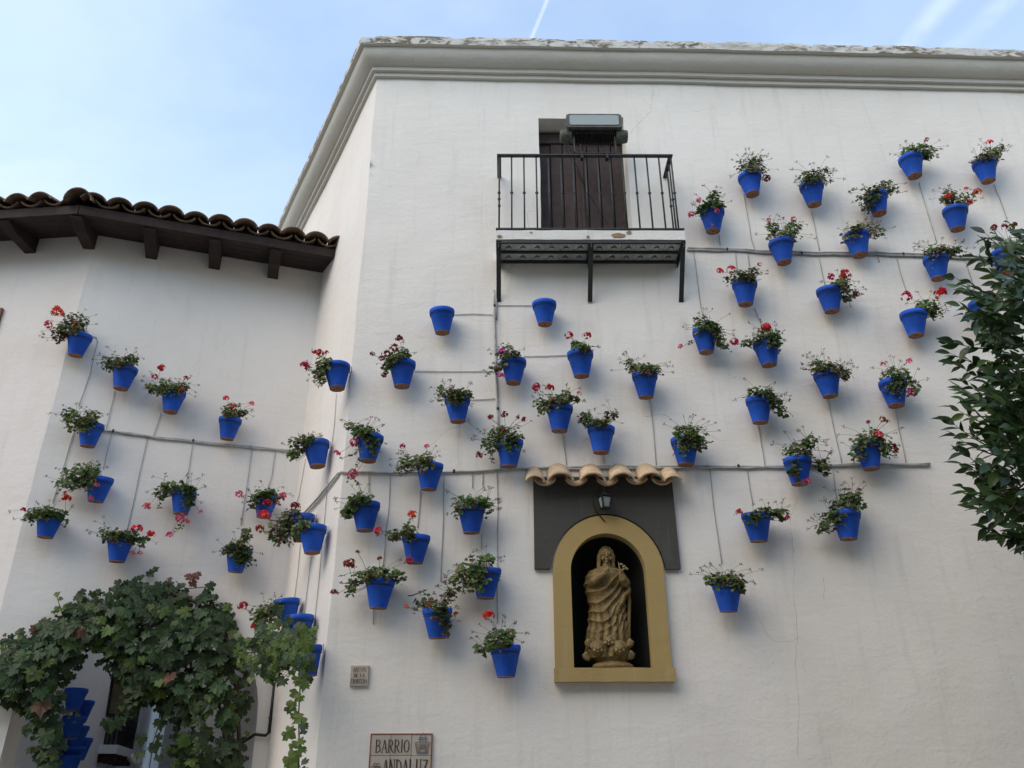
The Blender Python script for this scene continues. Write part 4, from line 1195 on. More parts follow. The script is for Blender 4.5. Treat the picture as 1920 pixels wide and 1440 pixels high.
def geranium(root, W, cu_, ch, blobs, flowers, seed, brown=0.18, dry=6, trails=()):
    rs = random.Random(seed)
    WO = wloc(root)
    oA = R0 + .012
    if W is WR:
        ax = W.P(cu_, 0, oA); W = Wall((ax.x, ax.y), 80)
        W.org = W.org - W.n * oA; cu_ = 0.0
    rimc = W.P(cu_, ch + PH / 2 - .015, oA + .01)
    fol = MB(); st = MB()
    centers = []
    def front(p, extra=.012):
        du = (p - W.P(cu_, 0, 0)).dot(W.d); dh = p.z - ch; o_ = (p - W.org).dot(W.n)
        if abs(du) < R0 + .01 and dh < PH / 2 + .01:
            rr = R0 * (1 - .42 * max(0, min(1, (PH / 2 - .04 - dh) / PH)))
            need = oA + math.sqrt(max(0, (rr + .01) ** 2 - du * du)) + extra
            if o_ < need: p = p + W.n * (need - o_)
        return p
    for (px, py, rx, ry) in blobs:
        u_, h_ = W.uv(px, py, oA + .03); zc = (W.P(u_, h_, oA) - CAM).length
        ru, rh = rx * zc / FPX * 1.26, ry * zc / FPX * 1.34; ro = min(.085, .6 * (ru + rh) / 2 + .02)
        centers.append((u_, h_, ru, rh, ro))
        area = math.pi * ru * rh
        n = int(area / 0.00050 * 1.8) + 8
        for i in range(n):
            while True:
                a, b_, c = rs.uniform(-1, 1), rs.uniform(-1, 1), rs.uniform(-1, 1)
                q = a * a + b_ * b_ + c * c
                if q < 1 and rs.random() < .35 + .65 * q: break
            lump = 0.8 + .45 * noise.noise(Vector((a * 1.8 + seed, b_ * 1.8, c)))
            a *= lump; b_ *= lump
            o_ = max(.012, oA + .03 + c * ro)
            p = front(W.P(u_ + a * ru, h_ + b_ * rh - .012 - (.03 * rs.random() if rs.random() < .3 else 0), o_), rs.uniform(.004, .03))
            nr = W.n * (.55 + .5 * c) + W.d * a * .6 + Z * (.55 + b_ * .4) + Vector((rs.uniform(-.6, .6), rs.uniform(-.6, .6), rs.uniform(-.5, .5)))
            x = rs.random(); bsel = brown * (1.7 if b_ < -.4 or abs(a) > .8 else .7)
            mi = 2 if x < bsel else (1 if x < bsel + .27 else (3 if x < bsel + .45 else 0))
            leaf_round(fol, p, nr, Vector((rs.uniform(-1, 1), rs.uniform(-1, 1), 1)), rs.uniform(.0100, .0215) * (.75 if mi == 2 else 1), mi, rs)
            if rs.random() < .22: st.tube(curve3(rimc + W.d * a * .05, p, Vector((0, 0, -.01)), rs, 3), [.0016] * 4, 3, cap=False)
        st.tube(curve3(rimc, W.P(u_, h_, oA + .03), Z * .01, rs, 4), .0032, 4, cap=False)
    for tr in trails:   # trailing shoots: list of px points
        P = [W.at(px, py, oA + .02 + .02 * i) for i, (px, py) in enumerate(tr)]
        P = [rimc] + P if (P[0] - rimc).length < .3 else P
        st.tube(P, .002, 4, cap=False)
        for i in range(len(P) - 1):
            L = (P[i + 1] - P[i]).length
            for j in range(max(2, int(L / .013))):
                p = P[i].lerp(P[i + 1], rs.random()) + Vector((rs.uniform(-.018, .018), rs.uniform(-.018, .018), rs.uniform(-.018, .018)))
                p = front(p)
                leaf_round(fol, p, W.n + Vector((rs.uniform(-.8, .8), rs.uniform(-.5, .5), rs.uniform(-.3, 1))), Z, rs.uniform(.008, .014), rs.choice((0, 0, 1, 3, 2)), rs)
    # dried flower umbels
    for i in range(int(dry * 2.1)):
        u_, h_, ru, rh, ro = rs.choice(centers)
        t = rs.uniform(-.5, math.pi + .5)
        a, b_ = math.cos(t), math.sin(t)
        L = rs.uniform(1.05, 1.45)
        p = W.P(u_ + a * (ru * L + .012), h_ + b_ * (rh * L + .018), oA + rs.uniform(-.02, .09))
        s0 = W.P(u_ + a * ru * .3, h_ + b_ * rh * .3, oA + .03)
        st.tube(curve3(s0, p, Z * rs.uniform(-.005, .02), rs, 4), .00115, 3, mi=0, cap=False)
        for q in range(rs.randint(4, 8)):
            d_ = Vector((rs.uniform(-1, 1), rs.uniform(-1, 1), rs.uniform(-.7, 1))).normalized()
            e = p + d_ * rs.uniform(.008, .017)
            st.tube([p, e], [.0008, .0010], 3, mi=1, cap=False)
            st.ball(Matrix.Translation(e), .0026, .0026, .0042, 4, 3, mi=1)
    f = fol.build('foliage', [MT['g1'], MT['g2'], MT['g3'], MT['g4']], root); f['kind'] = 'stuff'
    s_ = st.build('stems', [MT['stem'], MT['dry']], root); s_['kind'] = 'stuff'
    for (px, py, colr, rr) in flowers:
        p = front(W.at(px, py, oA + .075), .03)
        zc = (p - CAM).length; r = rr * 1.08 * zc / FPX
        fo = flower_head(root, p, r, colr, rs, W)
        best = min(centers, key=lambda c: (W.P(c[0], c[1], oA) - p).length)
        k = MB(); base = W.P(best[0], best[1], oA + .04)
        stp = MB(); stp.tube(curve3(base, p - Z * r * .3, Z * .012 * (1 if p.z > base.z else -1), rs, 5), .0015, 4, cap=False)
        stp.build('flower_stalk', MT['stem'], fo, origin=WO)

def potted(W, px, py, label, blobs=None, flowers=(), brown=.18, dry=6, trails=(), seed=None, name='potted_geranium'):
    oA = R0 + .012
    cu_, ch = W.uv(px, py, oA)
    base = W.P(cu_, ch - PH / 2, oA)
    root = thing(name, label, 'flower pot', base, POT_GROUP)
    rs = random.Random(int(px * 7 + py))
    D = frame(Vector((0, 0, 0)), W.d, -W.n, Z) @ Matrix.Rotation(TILT + rad(rs.uniform(-3, 3)), 4, 'X') @ Matrix.Rotation(rad(rs.uniform(-2.5, 2.5)), 4, 'Y') @ Matrix.Scale(rs.uniform(.96, 1.03), 4)
    mid = base + Z * PH / 2
    M = Matrix.Translation(mid) @ D @ Matrix.Rotation(0, 4, 'Z') @ Matrix.Translation((0, 0, -PH / 2))
    po = None
    for me, nme in zip(PM, ('pot', 'pot_base', 'drain_hole', 'soil', 'hanger_ring')):
        if nme == 'soil' and not blobs: continue
        o = inst(nme, me, root, M)
    if blobs: geranium(root, W, cu_, ch, blobs, flowers, seed or int(px * 13 + py), brown, dry, trails)
    return root
exec_pots = True
M_, L_, R_ = WM, WL, WR
def fl_(*a): return a
POTS = [
 (L_, 146, 647, 'blue pot with tall red geraniums, topmost on the left wall, curved tube at its right', [(133, 616, 24, 16), (112, 622, 14, 13), (142, 600, 20, 12)], [(108, 585, 'red', 10), (90, 609, 'red', 7), (142, 611, 'salmon', 6)], .3, 7, [[(110, 632), (88, 634), (72, 628)]]),
 (L_, 231, 709, 'blue pot with olive bloomless foliage, second down from the eaves on the left wall', [(227, 681, 24, 15), (208, 679, 14, 10), (246, 672, 13, 9)], [], .35, 7, [[(208, 690), (192, 694)]]),
 (L_, 323, 753, 'blue pot with dark magenta blooms on thin stalks, third down on the left wall', [(318, 728, 30, 15), (292, 726, 18, 9), (342, 722, 14, 9)], [(302, 690, 'crimson', 7), (290, 708, 'crimson', 6), (348, 709, 'crimson', 5), (340, 736, 'crimson', 6)], .25, 8, []),
 (L_, 429, 804, 'blue pot with bright red blooms, standing right on the sloping pipe of the left wall', [(433, 770, 18, 17), (452, 772, 12, 6)], [(424, 747, 'red', 5.5), (436, 764, 'red', 7), (472, 757, 'red', 4.5)], .3, 4, [[(450, 776), (465, 770)]]),
 (L_, 168, 816, 'blue pot hiding the left end of the sloping pipe, foliage spilling over its front', [(143, 785, 27, 13), (165, 795, 16, 16), (135, 772, 14, 8), (176, 775, 14, 7)], [], .3, 8, [[(168, 800), (170, 818)]]),
 (L_, 184, 918, 'blue pot with bushy geranium arching to the left, fading pink blooms over its front', [(150, 888, 26, 15), (172, 880, 18, 16), (130, 905, 18, 10), (168, 905, 14, 9)], [(182, 914, 'salmon', 5), (172, 936, 'salmon', 4)], .25, 9, [[(135, 900), (118, 914), (108, 925)]]),
 (L_, 90, 985, 'blue pot with two crimson blooms, furthest left of all the pots', [(86, 963, 30, 13), (60, 968, 14, 10), (122, 970, 7, 10)], [(123, 935, 'crimson', 8), (44, 956, 'crimson', 4.5)], .2, 6, []),
 (L_, 223, 1030, 'blue pot with bright red blooms at its right, just above the vine covered arch', [(214, 1002, 26, 13), (242, 1006, 20, 11), (262, 1012, 16, 8)], [(258, 993, 'red', 10), (282, 1002, 'red', 7), (248, 1038, 'salmon', 4.5), (262, 1038, 'salmon', 4.5)], .35, 6, []),
 (L_, 342, 942, 'blue pot with pink blooms dangling below its base, middle of the left wall', [(330, 912, 26, 12), (358, 928, 12, 22), (303, 918, 12, 13)], [(275, 950, 'pink', 7), (337, 975, 'pink', 9), (350, 978, 'pink', 5), (318, 1003, 'pink', 6), (376, 960, 'pink', 4)], .15, 9, [[(300, 935), (298, 955)], [(345, 965), (338, 990), (322, 1003)]]),
 (L_, 445, 1050, 'blue pot with leafy geranium hanging over its right side, above the arch crown', [(448, 1030, 22, 20), (455, 1050, 14, 12), (462, 1000, 10, 14), (425, 1030, 12, 8)], [], .2, 6, [[(470, 1040), (478, 1052)]]),
 (L_, 497, 950, 'blue pot nearly hidden by bushy geranium with pink and red blooms beside the inner corner', [(503, 929, 24, 15), (475, 935, 12, 10)], [(448, 927, 'pink', 7), (531, 930, 'pink', 7), (520, 943, 'pink', 5), (500, 948, 'crimson', 8), (497, 969, 'red', 10), (488, 965, 'pink', 6)], .15, 6, [[(475, 945), (460, 960)]]),
 (R_, 565, 990, 'blue pot behind a lower one at the slanting pipe end, dark red bloom above it', [(545, 965, 18, 15), (525, 985, 22, 18), (548, 1000, 26, 14), (520, 1008, 18, 8)], [(553, 950, 'dark', 9), (487, 993, 'dark', 8)], .35, 6, [[(530, 1000), (500, 1012)]]),
 (R_, 586, 1012, 'blue pot in front of another one on the side wall below the slanting pipe', [(568, 985, 14, 10), (562, 992, 16, 8)], [], .3, 2, []),
 (R_, 632, 707, 'blue pot with crimson geranium leaning left, topmost on the narrow side wall', [(608, 680, 18, 12), (596, 693, 16, 10), (597, 711, 13, 9)], [(599, 663, 'crimson', 8), (588, 659, 'crimson', 5), (572, 687, 'crimson', 9), (612, 661, 'crimson', 4)], .15, 5, []),
 (R_, 594, 852, 'blue pot with bloomless foliage drooping left, on the narrow side wall at the pipe end', [(562, 830, 22, 14), (580, 822, 12, 8), (552, 850, 13, 10)], [], .3, 6, [[(545, 855), (545, 866)]]),
 (R_, 538, 1148, 'blue pot with a big crimson bloom, highest of the three beside the arch', [(500, 1145, 24, 16), (488, 1160, 16, 14), (520, 1138, 12, 8)], [(455, 1138, 'crimson', 9), (475, 1175, 'crimson', 6)], .3, 5, []),
 (R_, 561, 1182, 'blue pot mostly hidden by vine leaves, middle of the three beside the arch', [(530, 1175, 14, 8)], [(507, 1215, 'crimson', 6)], .2, 1, []),
 (R_, 577, 1240, 'blue pot with vine leaf across its front, lowest of the three beside the arch', [(530, 1232, 26, 16), (515, 1262, 14, 12)], [], .2, 2, []),
 (M_, 692, 841, 'blue pot with pink geranium stalks hanging left, nearest the house corner above the pipe', [(686, 812, 22, 18), (703, 836, 12, 18), (665, 797, 16, 8)], [(664, 832, 'pink', 9), (631, 851, 'pink', 7), (661, 890, 'pink', 10), (696, 783, 'crimson', 3.5), (705, 785, 'crimson', 3.5)], .15, 8, [[(665, 800), (642, 786)], [(665, 850), (645, 858), (640, 862)], [(675, 865), (665, 880), (650, 905)]]),
 (M_, 754, 702, 'blue pot with dark red blooms rising high, left of the long horizontal tube', [(742, 672, 22, 14), (728, 685, 14, 10), (755, 662, 16, 10)], [(749, 636, 'dark', 8), (738, 654, 'dark', 9), (724, 664, 'dark', 8), (716, 672, 'dark', 6), (698, 664, 'dark', 5), (720, 703, 'dark', 6)], .1, 4, []),
 (M_, 829, 603, 'empty blue pot at the left end of a tube, lower of two empty ones', None, [], 0, 0, []),
 (M_, 858, 768, 'blue pot with flowerless geranium, at the left of the shortest side tube', [(842, 740, 22, 13), (866, 742, 20, 14), (855, 756, 16, 10), (828, 730, 12, 10)], [], .3, 9, []),
 (M_, 805, 894, 'blue pot in front of the middle pipe, leaves with pink blooms leaning left', [(773, 866, 26, 14), (800, 868, 16, 20), (755, 872, 10, 12)], [(755, 838, 'pink', 6), (800, 837, 'pink', 5)], .3, 8, []),
 (M_, 685, 969, 'blue pot with green geranium leaning left, first below the pipe at the house corner', [(676, 935, 26, 14), (660, 952, 16, 14), (652, 962, 12, 10)], [], .12, 8, [[(655, 965), (645, 975)], [(672, 905), (660, 896)]]),
 (M_, 779, 1030, 'blue pot with bright red blooms above and beside it, one red bloom over its base', [(762, 996, 18, 14), (738, 1000, 18, 8), (770, 1008, 12, 8)], [(773, 966, 'red', 9), (709, 996, 'red', 8), (771, 1056, 'crimson', 7), (768, 1052, 'crimson', 6)], .3, 5, []),
 (M_, 711, 1113, 'blue pot with wide bush and dark red blooms, lower left by the house corner', [(712, 1073, 40, 13), (690, 1078, 20, 12), (748, 1076, 16, 10), (660, 1095, 12, 14)], [(655, 1059, 'dark', 11), (627, 1112, 'dark', 7), (712, 1048, 'dark', 5), (671, 1035, 'dark', 4)], .2, 6, [[(665, 1090), (650, 1110)]]),
 (M_, 820, 1169, 'blue pot with straggly geranium and a black rod sticking out to the left', [(800, 1130, 26, 10), (828, 1145, 16, 18), (838, 1170, 10, 18), (842, 1110, 16, 10)], [(762, 1138, 'salmon', 5), (804, 1137, 'red', 4), (854, 1150, 'crimson', 4)], .4, 9, [[(800, 1115), (790, 1108)]]),
 (M_, 884, 974, 'blue pot with spreading flowerless geranium, left of the grey niche surround', [(880, 940, 32, 15), (912, 945, 14, 16), (860, 958, 12, 8)], [], .2, 10, []),
 (M_, 911, 1094, 'blue pot almost covered by its bush with orange dying leaves, left of the niche', [(882, 1068, 28, 22), (890, 1090, 24, 16), (912, 1045, 16, 10), (858, 1085, 14, 12)], [], .25, 12, []),
 (M_, 948, 1240, 'blue pot with one red bloom on a long stalk, lowest pot left of the niche', [(938, 1196, 26, 18), (910, 1212, 24, 9), (950, 1190, 12, 16)], [(916, 1155, 'red', 10)], .2, 9, []),
 (M_, 963, 697, 'blue pot with violet-pink blooms against the vertical pipe', [(950, 660, 20, 16), (936, 684, 16, 10), (965, 668, 10, 10)], [(941, 661, 'magenta', 9), (939, 704, 'magenta', 7)], .35, 6, [[(925, 692), (912, 706)]]),
 (M_, 1021, 588, 'empty blue pot below the balcony, higher of the two empty ones', None, [], 0, 0, []),
 (M_, 1089, 683, 'blue pot with a pair of upright crimson blooms, right end of a horizontal tube', [(1090, 651, 20, 11), (1078, 645, 10, 9), (1096, 664, 12, 8)], [(1067, 629, 'crimson', 8), (1101, 629, 'crimson', 8)], .15, 3, []),
 (M_, 1049, 785, 'blue pot with spread of crimson-pink blooms above, between the vertical pipe and the niche', [(1040, 752, 34, 14), (1020, 762, 18, 12), (1062, 740, 14, 10), (1080, 745, 8, 6)], [(1005, 727, 'crimson', 9), (1031, 727, 'crimson', 8), (1036, 757, 'crimson', 5), (1086, 738, 'pink', 4.5)], .25, 8, []),
 (M_, 1127, 825, 'blue pot without blooms hanging just above the sandy tiles of the niche', [(1118, 793, 30, 10), (1098, 782, 14, 11), (1148, 775, 15, 10), (1122, 800, 16, 8)], [], .25, 5, []),
 (M_, 1210, 723, 'blue pot with brownish flowerless plant, alone below the right balcony strut', [(1208, 692, 32, 12), (1184, 682, 12, 11), (1212, 702, 16, 9)], [], .4, 9, []),
 (M_, 955, 850, 'blue pot overgrown with dark red blooms at the foot of the vertical pipe', [(948, 812, 32, 18), (920, 830, 18, 16), (960, 835, 14, 14)], [(946, 778, 'dark', 7), (983, 787, 'dark', 6), (971, 783, 'dark', 4), (920, 783, 'dark', 6), (942, 812, 'dark', 8), (898, 854, 'dark', 7)], .15, 10, [[(925, 845), (922, 868)]]),
 (M_, 1285, 847, 'blue pot covered by round green bush, right above the tile canopy end', [(1290, 812, 30, 18), (1300, 830, 22, 16), (1278, 840, 8, 14)], [], .15, 11, []),
 (M_, 1323, 640, 'blue pot with trailing geranium, under the right balcony strut', [(1328, 617, 26, 18), (1316, 600, 14, 10), (1352, 640, 14, 12)], [(1276, 650, 'pink', 5)], .25, 9, [[(1300, 642), (1288, 645)], [(1350, 648), (1368, 656)]]),
 (M_, 1439, 663, 'blue pot with a big red bloom on top and a red one reaching left', [(1438, 628, 22, 14), (1448, 645, 14, 18), (1410, 640, 18, 7)], [(1437, 616, 'red', 10), (1377, 642, 'crimson', 8)], .12, 10, [[(1410, 638), (1392, 645)]]),
 (M_, 1553, 721, 'blue pot with brown-tipped flowerless plant, left of the pink-flowered one', [(1550, 692, 30, 16), (1532, 683, 14, 10), (1585, 700, 12, 12)], [], .4, 11, []),
 (M_, 1424, 770, 'blue pot with flowerless plant trailing down to the right, above the middle pipe', [(1425, 738, 30, 14), (1452, 752, 18, 14), (1466, 768, 10, 10)], [], .12, 11, []),
 (M_, 1677, 738, 'blue pot with small pale pink blooms, rightmost above the end of the middle pipe', [(1680, 700, 24, 14), (1674, 725, 15, 18), (1710, 722, 12, 14)], [(1656, 684, 'pink', 5), (1705, 677, 'pink', 5), (1707, 737, 'pink', 7)], .15, 7, []),
 (M_, 1497, 884, 'blue pot crossing the middle pipe, pink bloom under its base, stalks to both sides', [(1498, 842, 30, 14), (1484, 880, 10, 16), (1545, 872, 14, 14), (1516, 825, 16, 10)], [(1510, 907, 'pink', 8)], .25, 14, [[(1520, 858), (1538, 868)]]),
 (M_, 1630, 856, 'blue pot with thick bush and red blooms, last one above the middle pipe', [(1633, 823, 34, 17), (1604, 845, 12, 16), (1660, 842, 14, 14)], [(1640, 824, 'red', 9), (1655, 787, 'dark', 6), (1664, 791, 'dark', 4), (1677, 842, 'dark', 8), (1628, 792, 'dark', 4)], .2, 8, []),
 (M_, 1420, 989, 'blue pot with sparse geranium, dark pink bloom at each side, below the middle pipe', [(1408, 972, 14, 13), (1440, 958, 26, 8), (1464, 962, 14, 10)], [(1386, 960, 'crimson', 6), (1476, 971, 'crimson', 5)], .12, 5, []),
 (M_, 1588, 985, 'blue pot with leaves hanging left, lowest at the far right below the pipe', [(1592, 940, 30, 14), (1560, 966, 16, 18), (1600, 925, 16, 10), (1545, 985, 14, 9)], [], .15, 12, []),
 (M_, 1364, 1119, 'blue pot with flowerless plant, lone pot at the right of the niche', [(1362, 1084, 34, 14), (1340, 1086, 18, 12), (1380, 1100, 16, 9)], [], .2, 9, []),
 (M_, 1336, 414, 'blue pot with delicate pink blooms, closest to the right side of the balcony', [(1332, 388, 26, 14), (1338, 368, 12, 12), (1315, 395, 10, 12)], [(1310, 376, 'pink', 5), (1296, 402, 'pink', 6), (1342, 404, 'pink', 5), (1319, 347, 'pink', 3), (1335, 425, 'pink', 2.5)], .08, 8, []),
 (M_, 1408, 347, 'blue pot with one dark red bloom at its right, uppermost beside the balcony', [(1410, 315, 24, 18), (1416, 298, 12, 9)], [(1437, 335, 'dark', 7)], .25, 10, []),
 (M_, 1524, 365, 'blue pot with rounded flowerless bush, second in the upper row', [(1530, 330, 28, 18), (1512, 345, 12, 10)], [], .25, 11, []),
 (M_, 1645, 383, 'blue pot with two long shoots stretching left and right', [(1628, 370, 16, 14), (1660, 350, 20, 10), (1622, 385, 9, 12)], [], .2, 4, [[(1630, 355), (1605, 356), (1590, 358)], [(1665, 352), (1685, 362), (1702, 358)], [(1660, 345), (1672, 336)]]),
 (M_, 1467, 473, 'blue pot with two small red blooms, left one of two over the upper pipe', [(1470, 437, 30, 14), (1488, 422, 16, 10), (1448, 425, 12, 10)], [(1441, 413, 'red', 4), (1488, 411, 'red', 5)], .25, 8, []),
 (M_, 1609, 459, 'blue pot with drooping two-sided plant, right one of the two hanging over the upper pipe', [(1592, 440, 14, 14), (1640, 432, 18, 10), (1605, 432, 14, 7), (1618, 424, 14, 6)], [], .5, 9, []),
 (M_, 1397, 550, 'blue pot with red blooms to the left and top, first below the upper pipe', [(1382, 520, 22, 12), (1410, 510, 14, 10), (1395, 530, 14, 7)], [(1350, 508, 'red', 6), (1371, 506, 'red', 8), (1424, 496, 'salmon', 4)], .4, 5, []),
 (M_, 1557, 563, 'blue pot with crimson blooms above and plant hanging right, middle of its row', [(1578, 533, 20, 13), (1592, 548, 14, 14)], [(1583, 516, 'crimson', 10), (1558, 520, 'crimson', 7), (1605, 552, 'crimson', 6)], .25, 8, [[(1590, 560), (1596, 575)]]),
 (M_, 1711, 313, 'blue pot with fine dry stalks, uppermost pot of the upper right group', [(1722, 282, 26, 12), (1738, 288, 12, 8), (1705, 284, 12, 8)], [(1738, 262, 'salmon', 4)], .15, 12, []),
 (M_, 1849, 322, 'blue pot with a single small red bloom, top right corner of the wall', [(1858, 288, 16, 14), (1838, 300, 16, 8), (1872, 280, 8, 10)], [(1856, 267, 'red', 5)], .4, 6, [[(1835, 300), (1815, 306)]]),
 (M_, 1793, 411, 'blue pot with three bright red blooms, below the corner pot', [(1796, 374, 24, 14), (1778, 365, 16, 8)], [(1778, 369, 'red', 7), (1832, 361, 'red', 7), (1816, 379, 'red', 6), (1812, 354, 'red', 3.5)], .4, 5, []),
 (M_, 1757, 503, 'blue pot with dry pinkish stalks on the upper pipe beside the orange tree', [(1762, 470, 28, 11), (1745, 475, 16, 10), (1790, 468, 14, 6)], [], .35, 12, [[(1745, 490), (1742, 505)]]),
 (M_, 1715, 608, 'blue pot with a large crimson bloom at each side, left of the orange tree', [(1738, 574, 24, 15), (1755, 585, 10, 10)], [(1700, 557, 'crimson', 9), (1765, 551, 'crimson', 11)], .12, 4, []),
 (M_, 1886, 492, 'blue pot partly behind orange tree leaves with dark red blooms at the frame edge', [(1892, 460, 28, 10), (1905, 468, 16, 8)], [(1865, 427, 'dark', 6), (1884, 426, 'dark', 6), (1900, 425, 'dark', 7), (1888, 508, 'dark', 8)], .2, 6, []),
 (M_, 1845, 588, 'blue pot almost hidden inside the orange tree foliage', [(1850, 560, 18, 9)], [], .2, 3, []),
]
for P in POTS:
    W, px, py, lab, blobs, flw, br, dr, trl = P
    potted(W, px, py, lab, blobs, flw, br, dr, trl, name='potted_geranium' if blobs else 'flower_pot')
def runoff(ob, W, spots):
    me = ob.data; at = me.attributes.new('runoff', 'FLOAT', 'POINT'); o3 = Vector(ob['_o']); vals = []
    for v in me.vertices:
        p = v.co + o3; u_ = (p - W.org).dot(W.d); x = 0
        for (uc, hc, wd, ln, st) in spots:
            du = (u_ - uc) / wd; dh = (hc - p.z) / ln
            if abs(du) < 2.5 and -.15 < dh < 1: x = max(x, st * math.exp(-du * du) * (1 - max(0, dh)) ** 1.3 * min(1, (dh + .15) / .15))
        vals.append(x)
    at.data.foreach_set('value', vals)
rr_ = random.Random(4)
spM = [(u_, h_ - PH / 2, .05, rr_.uniform(.18, .5), rr_.uniform(.35, 1)) for (u_, h_) in [WM.uv(P[1], P[2], R0) for P in POTS if P[0] is WM]]
spM += [(bu0 + .02, bh - .62, .05, .5, .8), (umid, bh - .62, .04, .45, .8), (bu1 - .02, bh - .62, .05, .5, .8), (pl - .03, ptop, .05, .6, .5), (pr + .03, ptop, .05, .6, .5)] + [(bu0 - .1 - .06 * q, bt + .35 + .1 * q, .07, .5, .5) for q in range(3)]
runoff(mo, WM, spM)
spL = [(u_, h_ - PH / 2, .05, rr_.uniform(.18, .45), rr_.uniform(.3, .9)) for (u_, h_) in [WL.uv(P[1], P[2], R0) for P in POTS if P[0] is WL]]
runoff(lwall, WL, spL)
# rod beside one pot
rod = MB(); rod.tube([WM.at(765, 1117, .05), WM.at(772, 1117, .06), WM.at(800, 1106, .09)], .004, 5)
tag(rod.build('hook_rod', MT['iron_black']), 'thin black hooked rod poking left out of a straggly geranium pot', 'rod')

# ================================================================== vine
def grape_leaf_mesh(mat, rs, nm_):
    lob = [(0, -.06), (.14, -.32), (.42, -.34), (.50, -.14), (.46, -.02), (.70, .10), (.56, .26), (.62, .50), (.34, .44), (.30, .64), (.15, .74), (.0, .98)]
    pts = lob + [(-x, y) for (x, y) in lob[-2:0:-1]]
    cv_ = rs.uniform(.05, .45)
    vs = [(0, 0.05, .02)]
    for (x, y) in pts:
        x *= rs.uniform(.88, 1.14); y *= rs.uniform(.9, 1.1)
        vs.append((x, y, -cv_ * (x * x + .6 * y * y) + abs(x) * .10 + rs.uniform(-.05, .05)))
    n = len(pts)
    k = MB(); k.add(vs, [(0, 1 + i, 1 + (i + 1) % n) for i in range(n)], 0, False)
    return k, k.mesh(nm_, mat)
rsv = random.Random(77)
VL = {m: [grape_leaf_mesh(MT[m], rsv, 'leaf') for _ in range(7)] for m in ('v1', 'v2', 'v3', 'v4')}
vine = thing('grape_vine', 'dense grape vine with large lobed leaves draped around the arch', 'vine', WL.P(auR + .12, 0, .12))
_a, _b = WL.at(440, 1250, .22), WR.at(585, 1250, .24)
WV = Wall((_a.x, _a.y), math.degrees(math.atan2(_b.x - _a.x, _b.y - _a.y)))   # slanting plane across the inner corner
outer = [(-30, 1235), (0, 1200), (22, 1185), (62, 1168), (75, 1150), (115, 1140), (150, 1112), (200, 1098), (245, 1075), (285, 1066), (322, 1092), (360, 1100), (395, 1094), (418, 1130), (440, 1150), (450, 1195), (462, 1225), (468, 1290), (466, 1350), (462, 1460), (330, 1460), (318, 1400), (322, 1368), (300, 1335), (282, 1342), (262, 1322), (252, 1330), (246, 1362), (205, 1372), (190, 1350), (215, 1335), (226, 1300), (215, 1262), (206, 1240), (178, 1228), (160, 1236), (140, 1262), (126, 1292), (116, 1318), (134, 1336), (158, 1340), (150, 1355), (120, 1352), (125, 1400), (110, 1460), (70, 1460), (40, 1350), (30, 1330), (0, 1320), (-30, 1325)]
def pxdist_edge(p, poly):
    best = 1e9
    for i in range(len(poly)):
        a = Vector(poly[i]); b_ = Vector(poly[(i + 1) % len(poly)]); v = Vector(p)
        ab = b_ - a; t = max(0, min(1, (v - a).dot(ab) / ab.length_squared)); best = min(best, (a + ab * t - v).length)
    return best
cand = []
def vleaf(px, py, o, size, m=None, tone=None, ang=None, W=WL, flat=.55):
    rs = rsv
    p = W.at(px, py, o)
    if m is None:
        x = rs.random(); lightz = noise.noise(Vector((px * .013, py * .013, 2.2)))
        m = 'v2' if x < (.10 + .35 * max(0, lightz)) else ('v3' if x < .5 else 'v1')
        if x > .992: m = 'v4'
    wn_, wd_ = W.n, W.d
    if W is WV:
        wn_ = Vector((CAM.x - p.x, CAM.y - p.y, 0)).normalized(); wd_ = wn_.cross(Z)
    nr = (wn_ * 1.0 + Z * rs.uniform(.0, .9) + wd_ * rs.uniform(-flat, flat)).normalized()
    a = rs.gauss(0, .65) if ang is None else ang + rs.gauss(0, .25)
    down = (-Z + nr * Z.dot(nr)).normalized(); sd = nr.cross(down)
    tip = (down * math.cos(a) + sd * math.sin(a)).normalized(); xs = tip.cross(nr)
    M = frame(p, xs * size, tip * size, nr * size)
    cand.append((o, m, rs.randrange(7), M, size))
rsv.seed(5)
cnt = 0; tries = 0
while cnt < 1350 and tries < 40000:
    tries += 1
    px, py = rsv.uniform(-30, 470), rsv.uniform(1064, 1460)
    if not inside((px, py), outer): continue
    d_ = pxdist_edge((px, py), outer)
    if d_ < 5 and rsv.random() < .3: continue
    if py > 1350 and px > 300 and rsv.random() < .35: continue
    if py > 1330 and px < 150 and rsv.random() < .55: continue
    thick = min(.30, .04 + d_ * .005)
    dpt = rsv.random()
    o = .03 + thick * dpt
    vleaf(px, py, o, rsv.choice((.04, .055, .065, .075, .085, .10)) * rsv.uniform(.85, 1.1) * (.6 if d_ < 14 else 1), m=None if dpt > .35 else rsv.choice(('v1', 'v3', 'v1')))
    cnt += 1
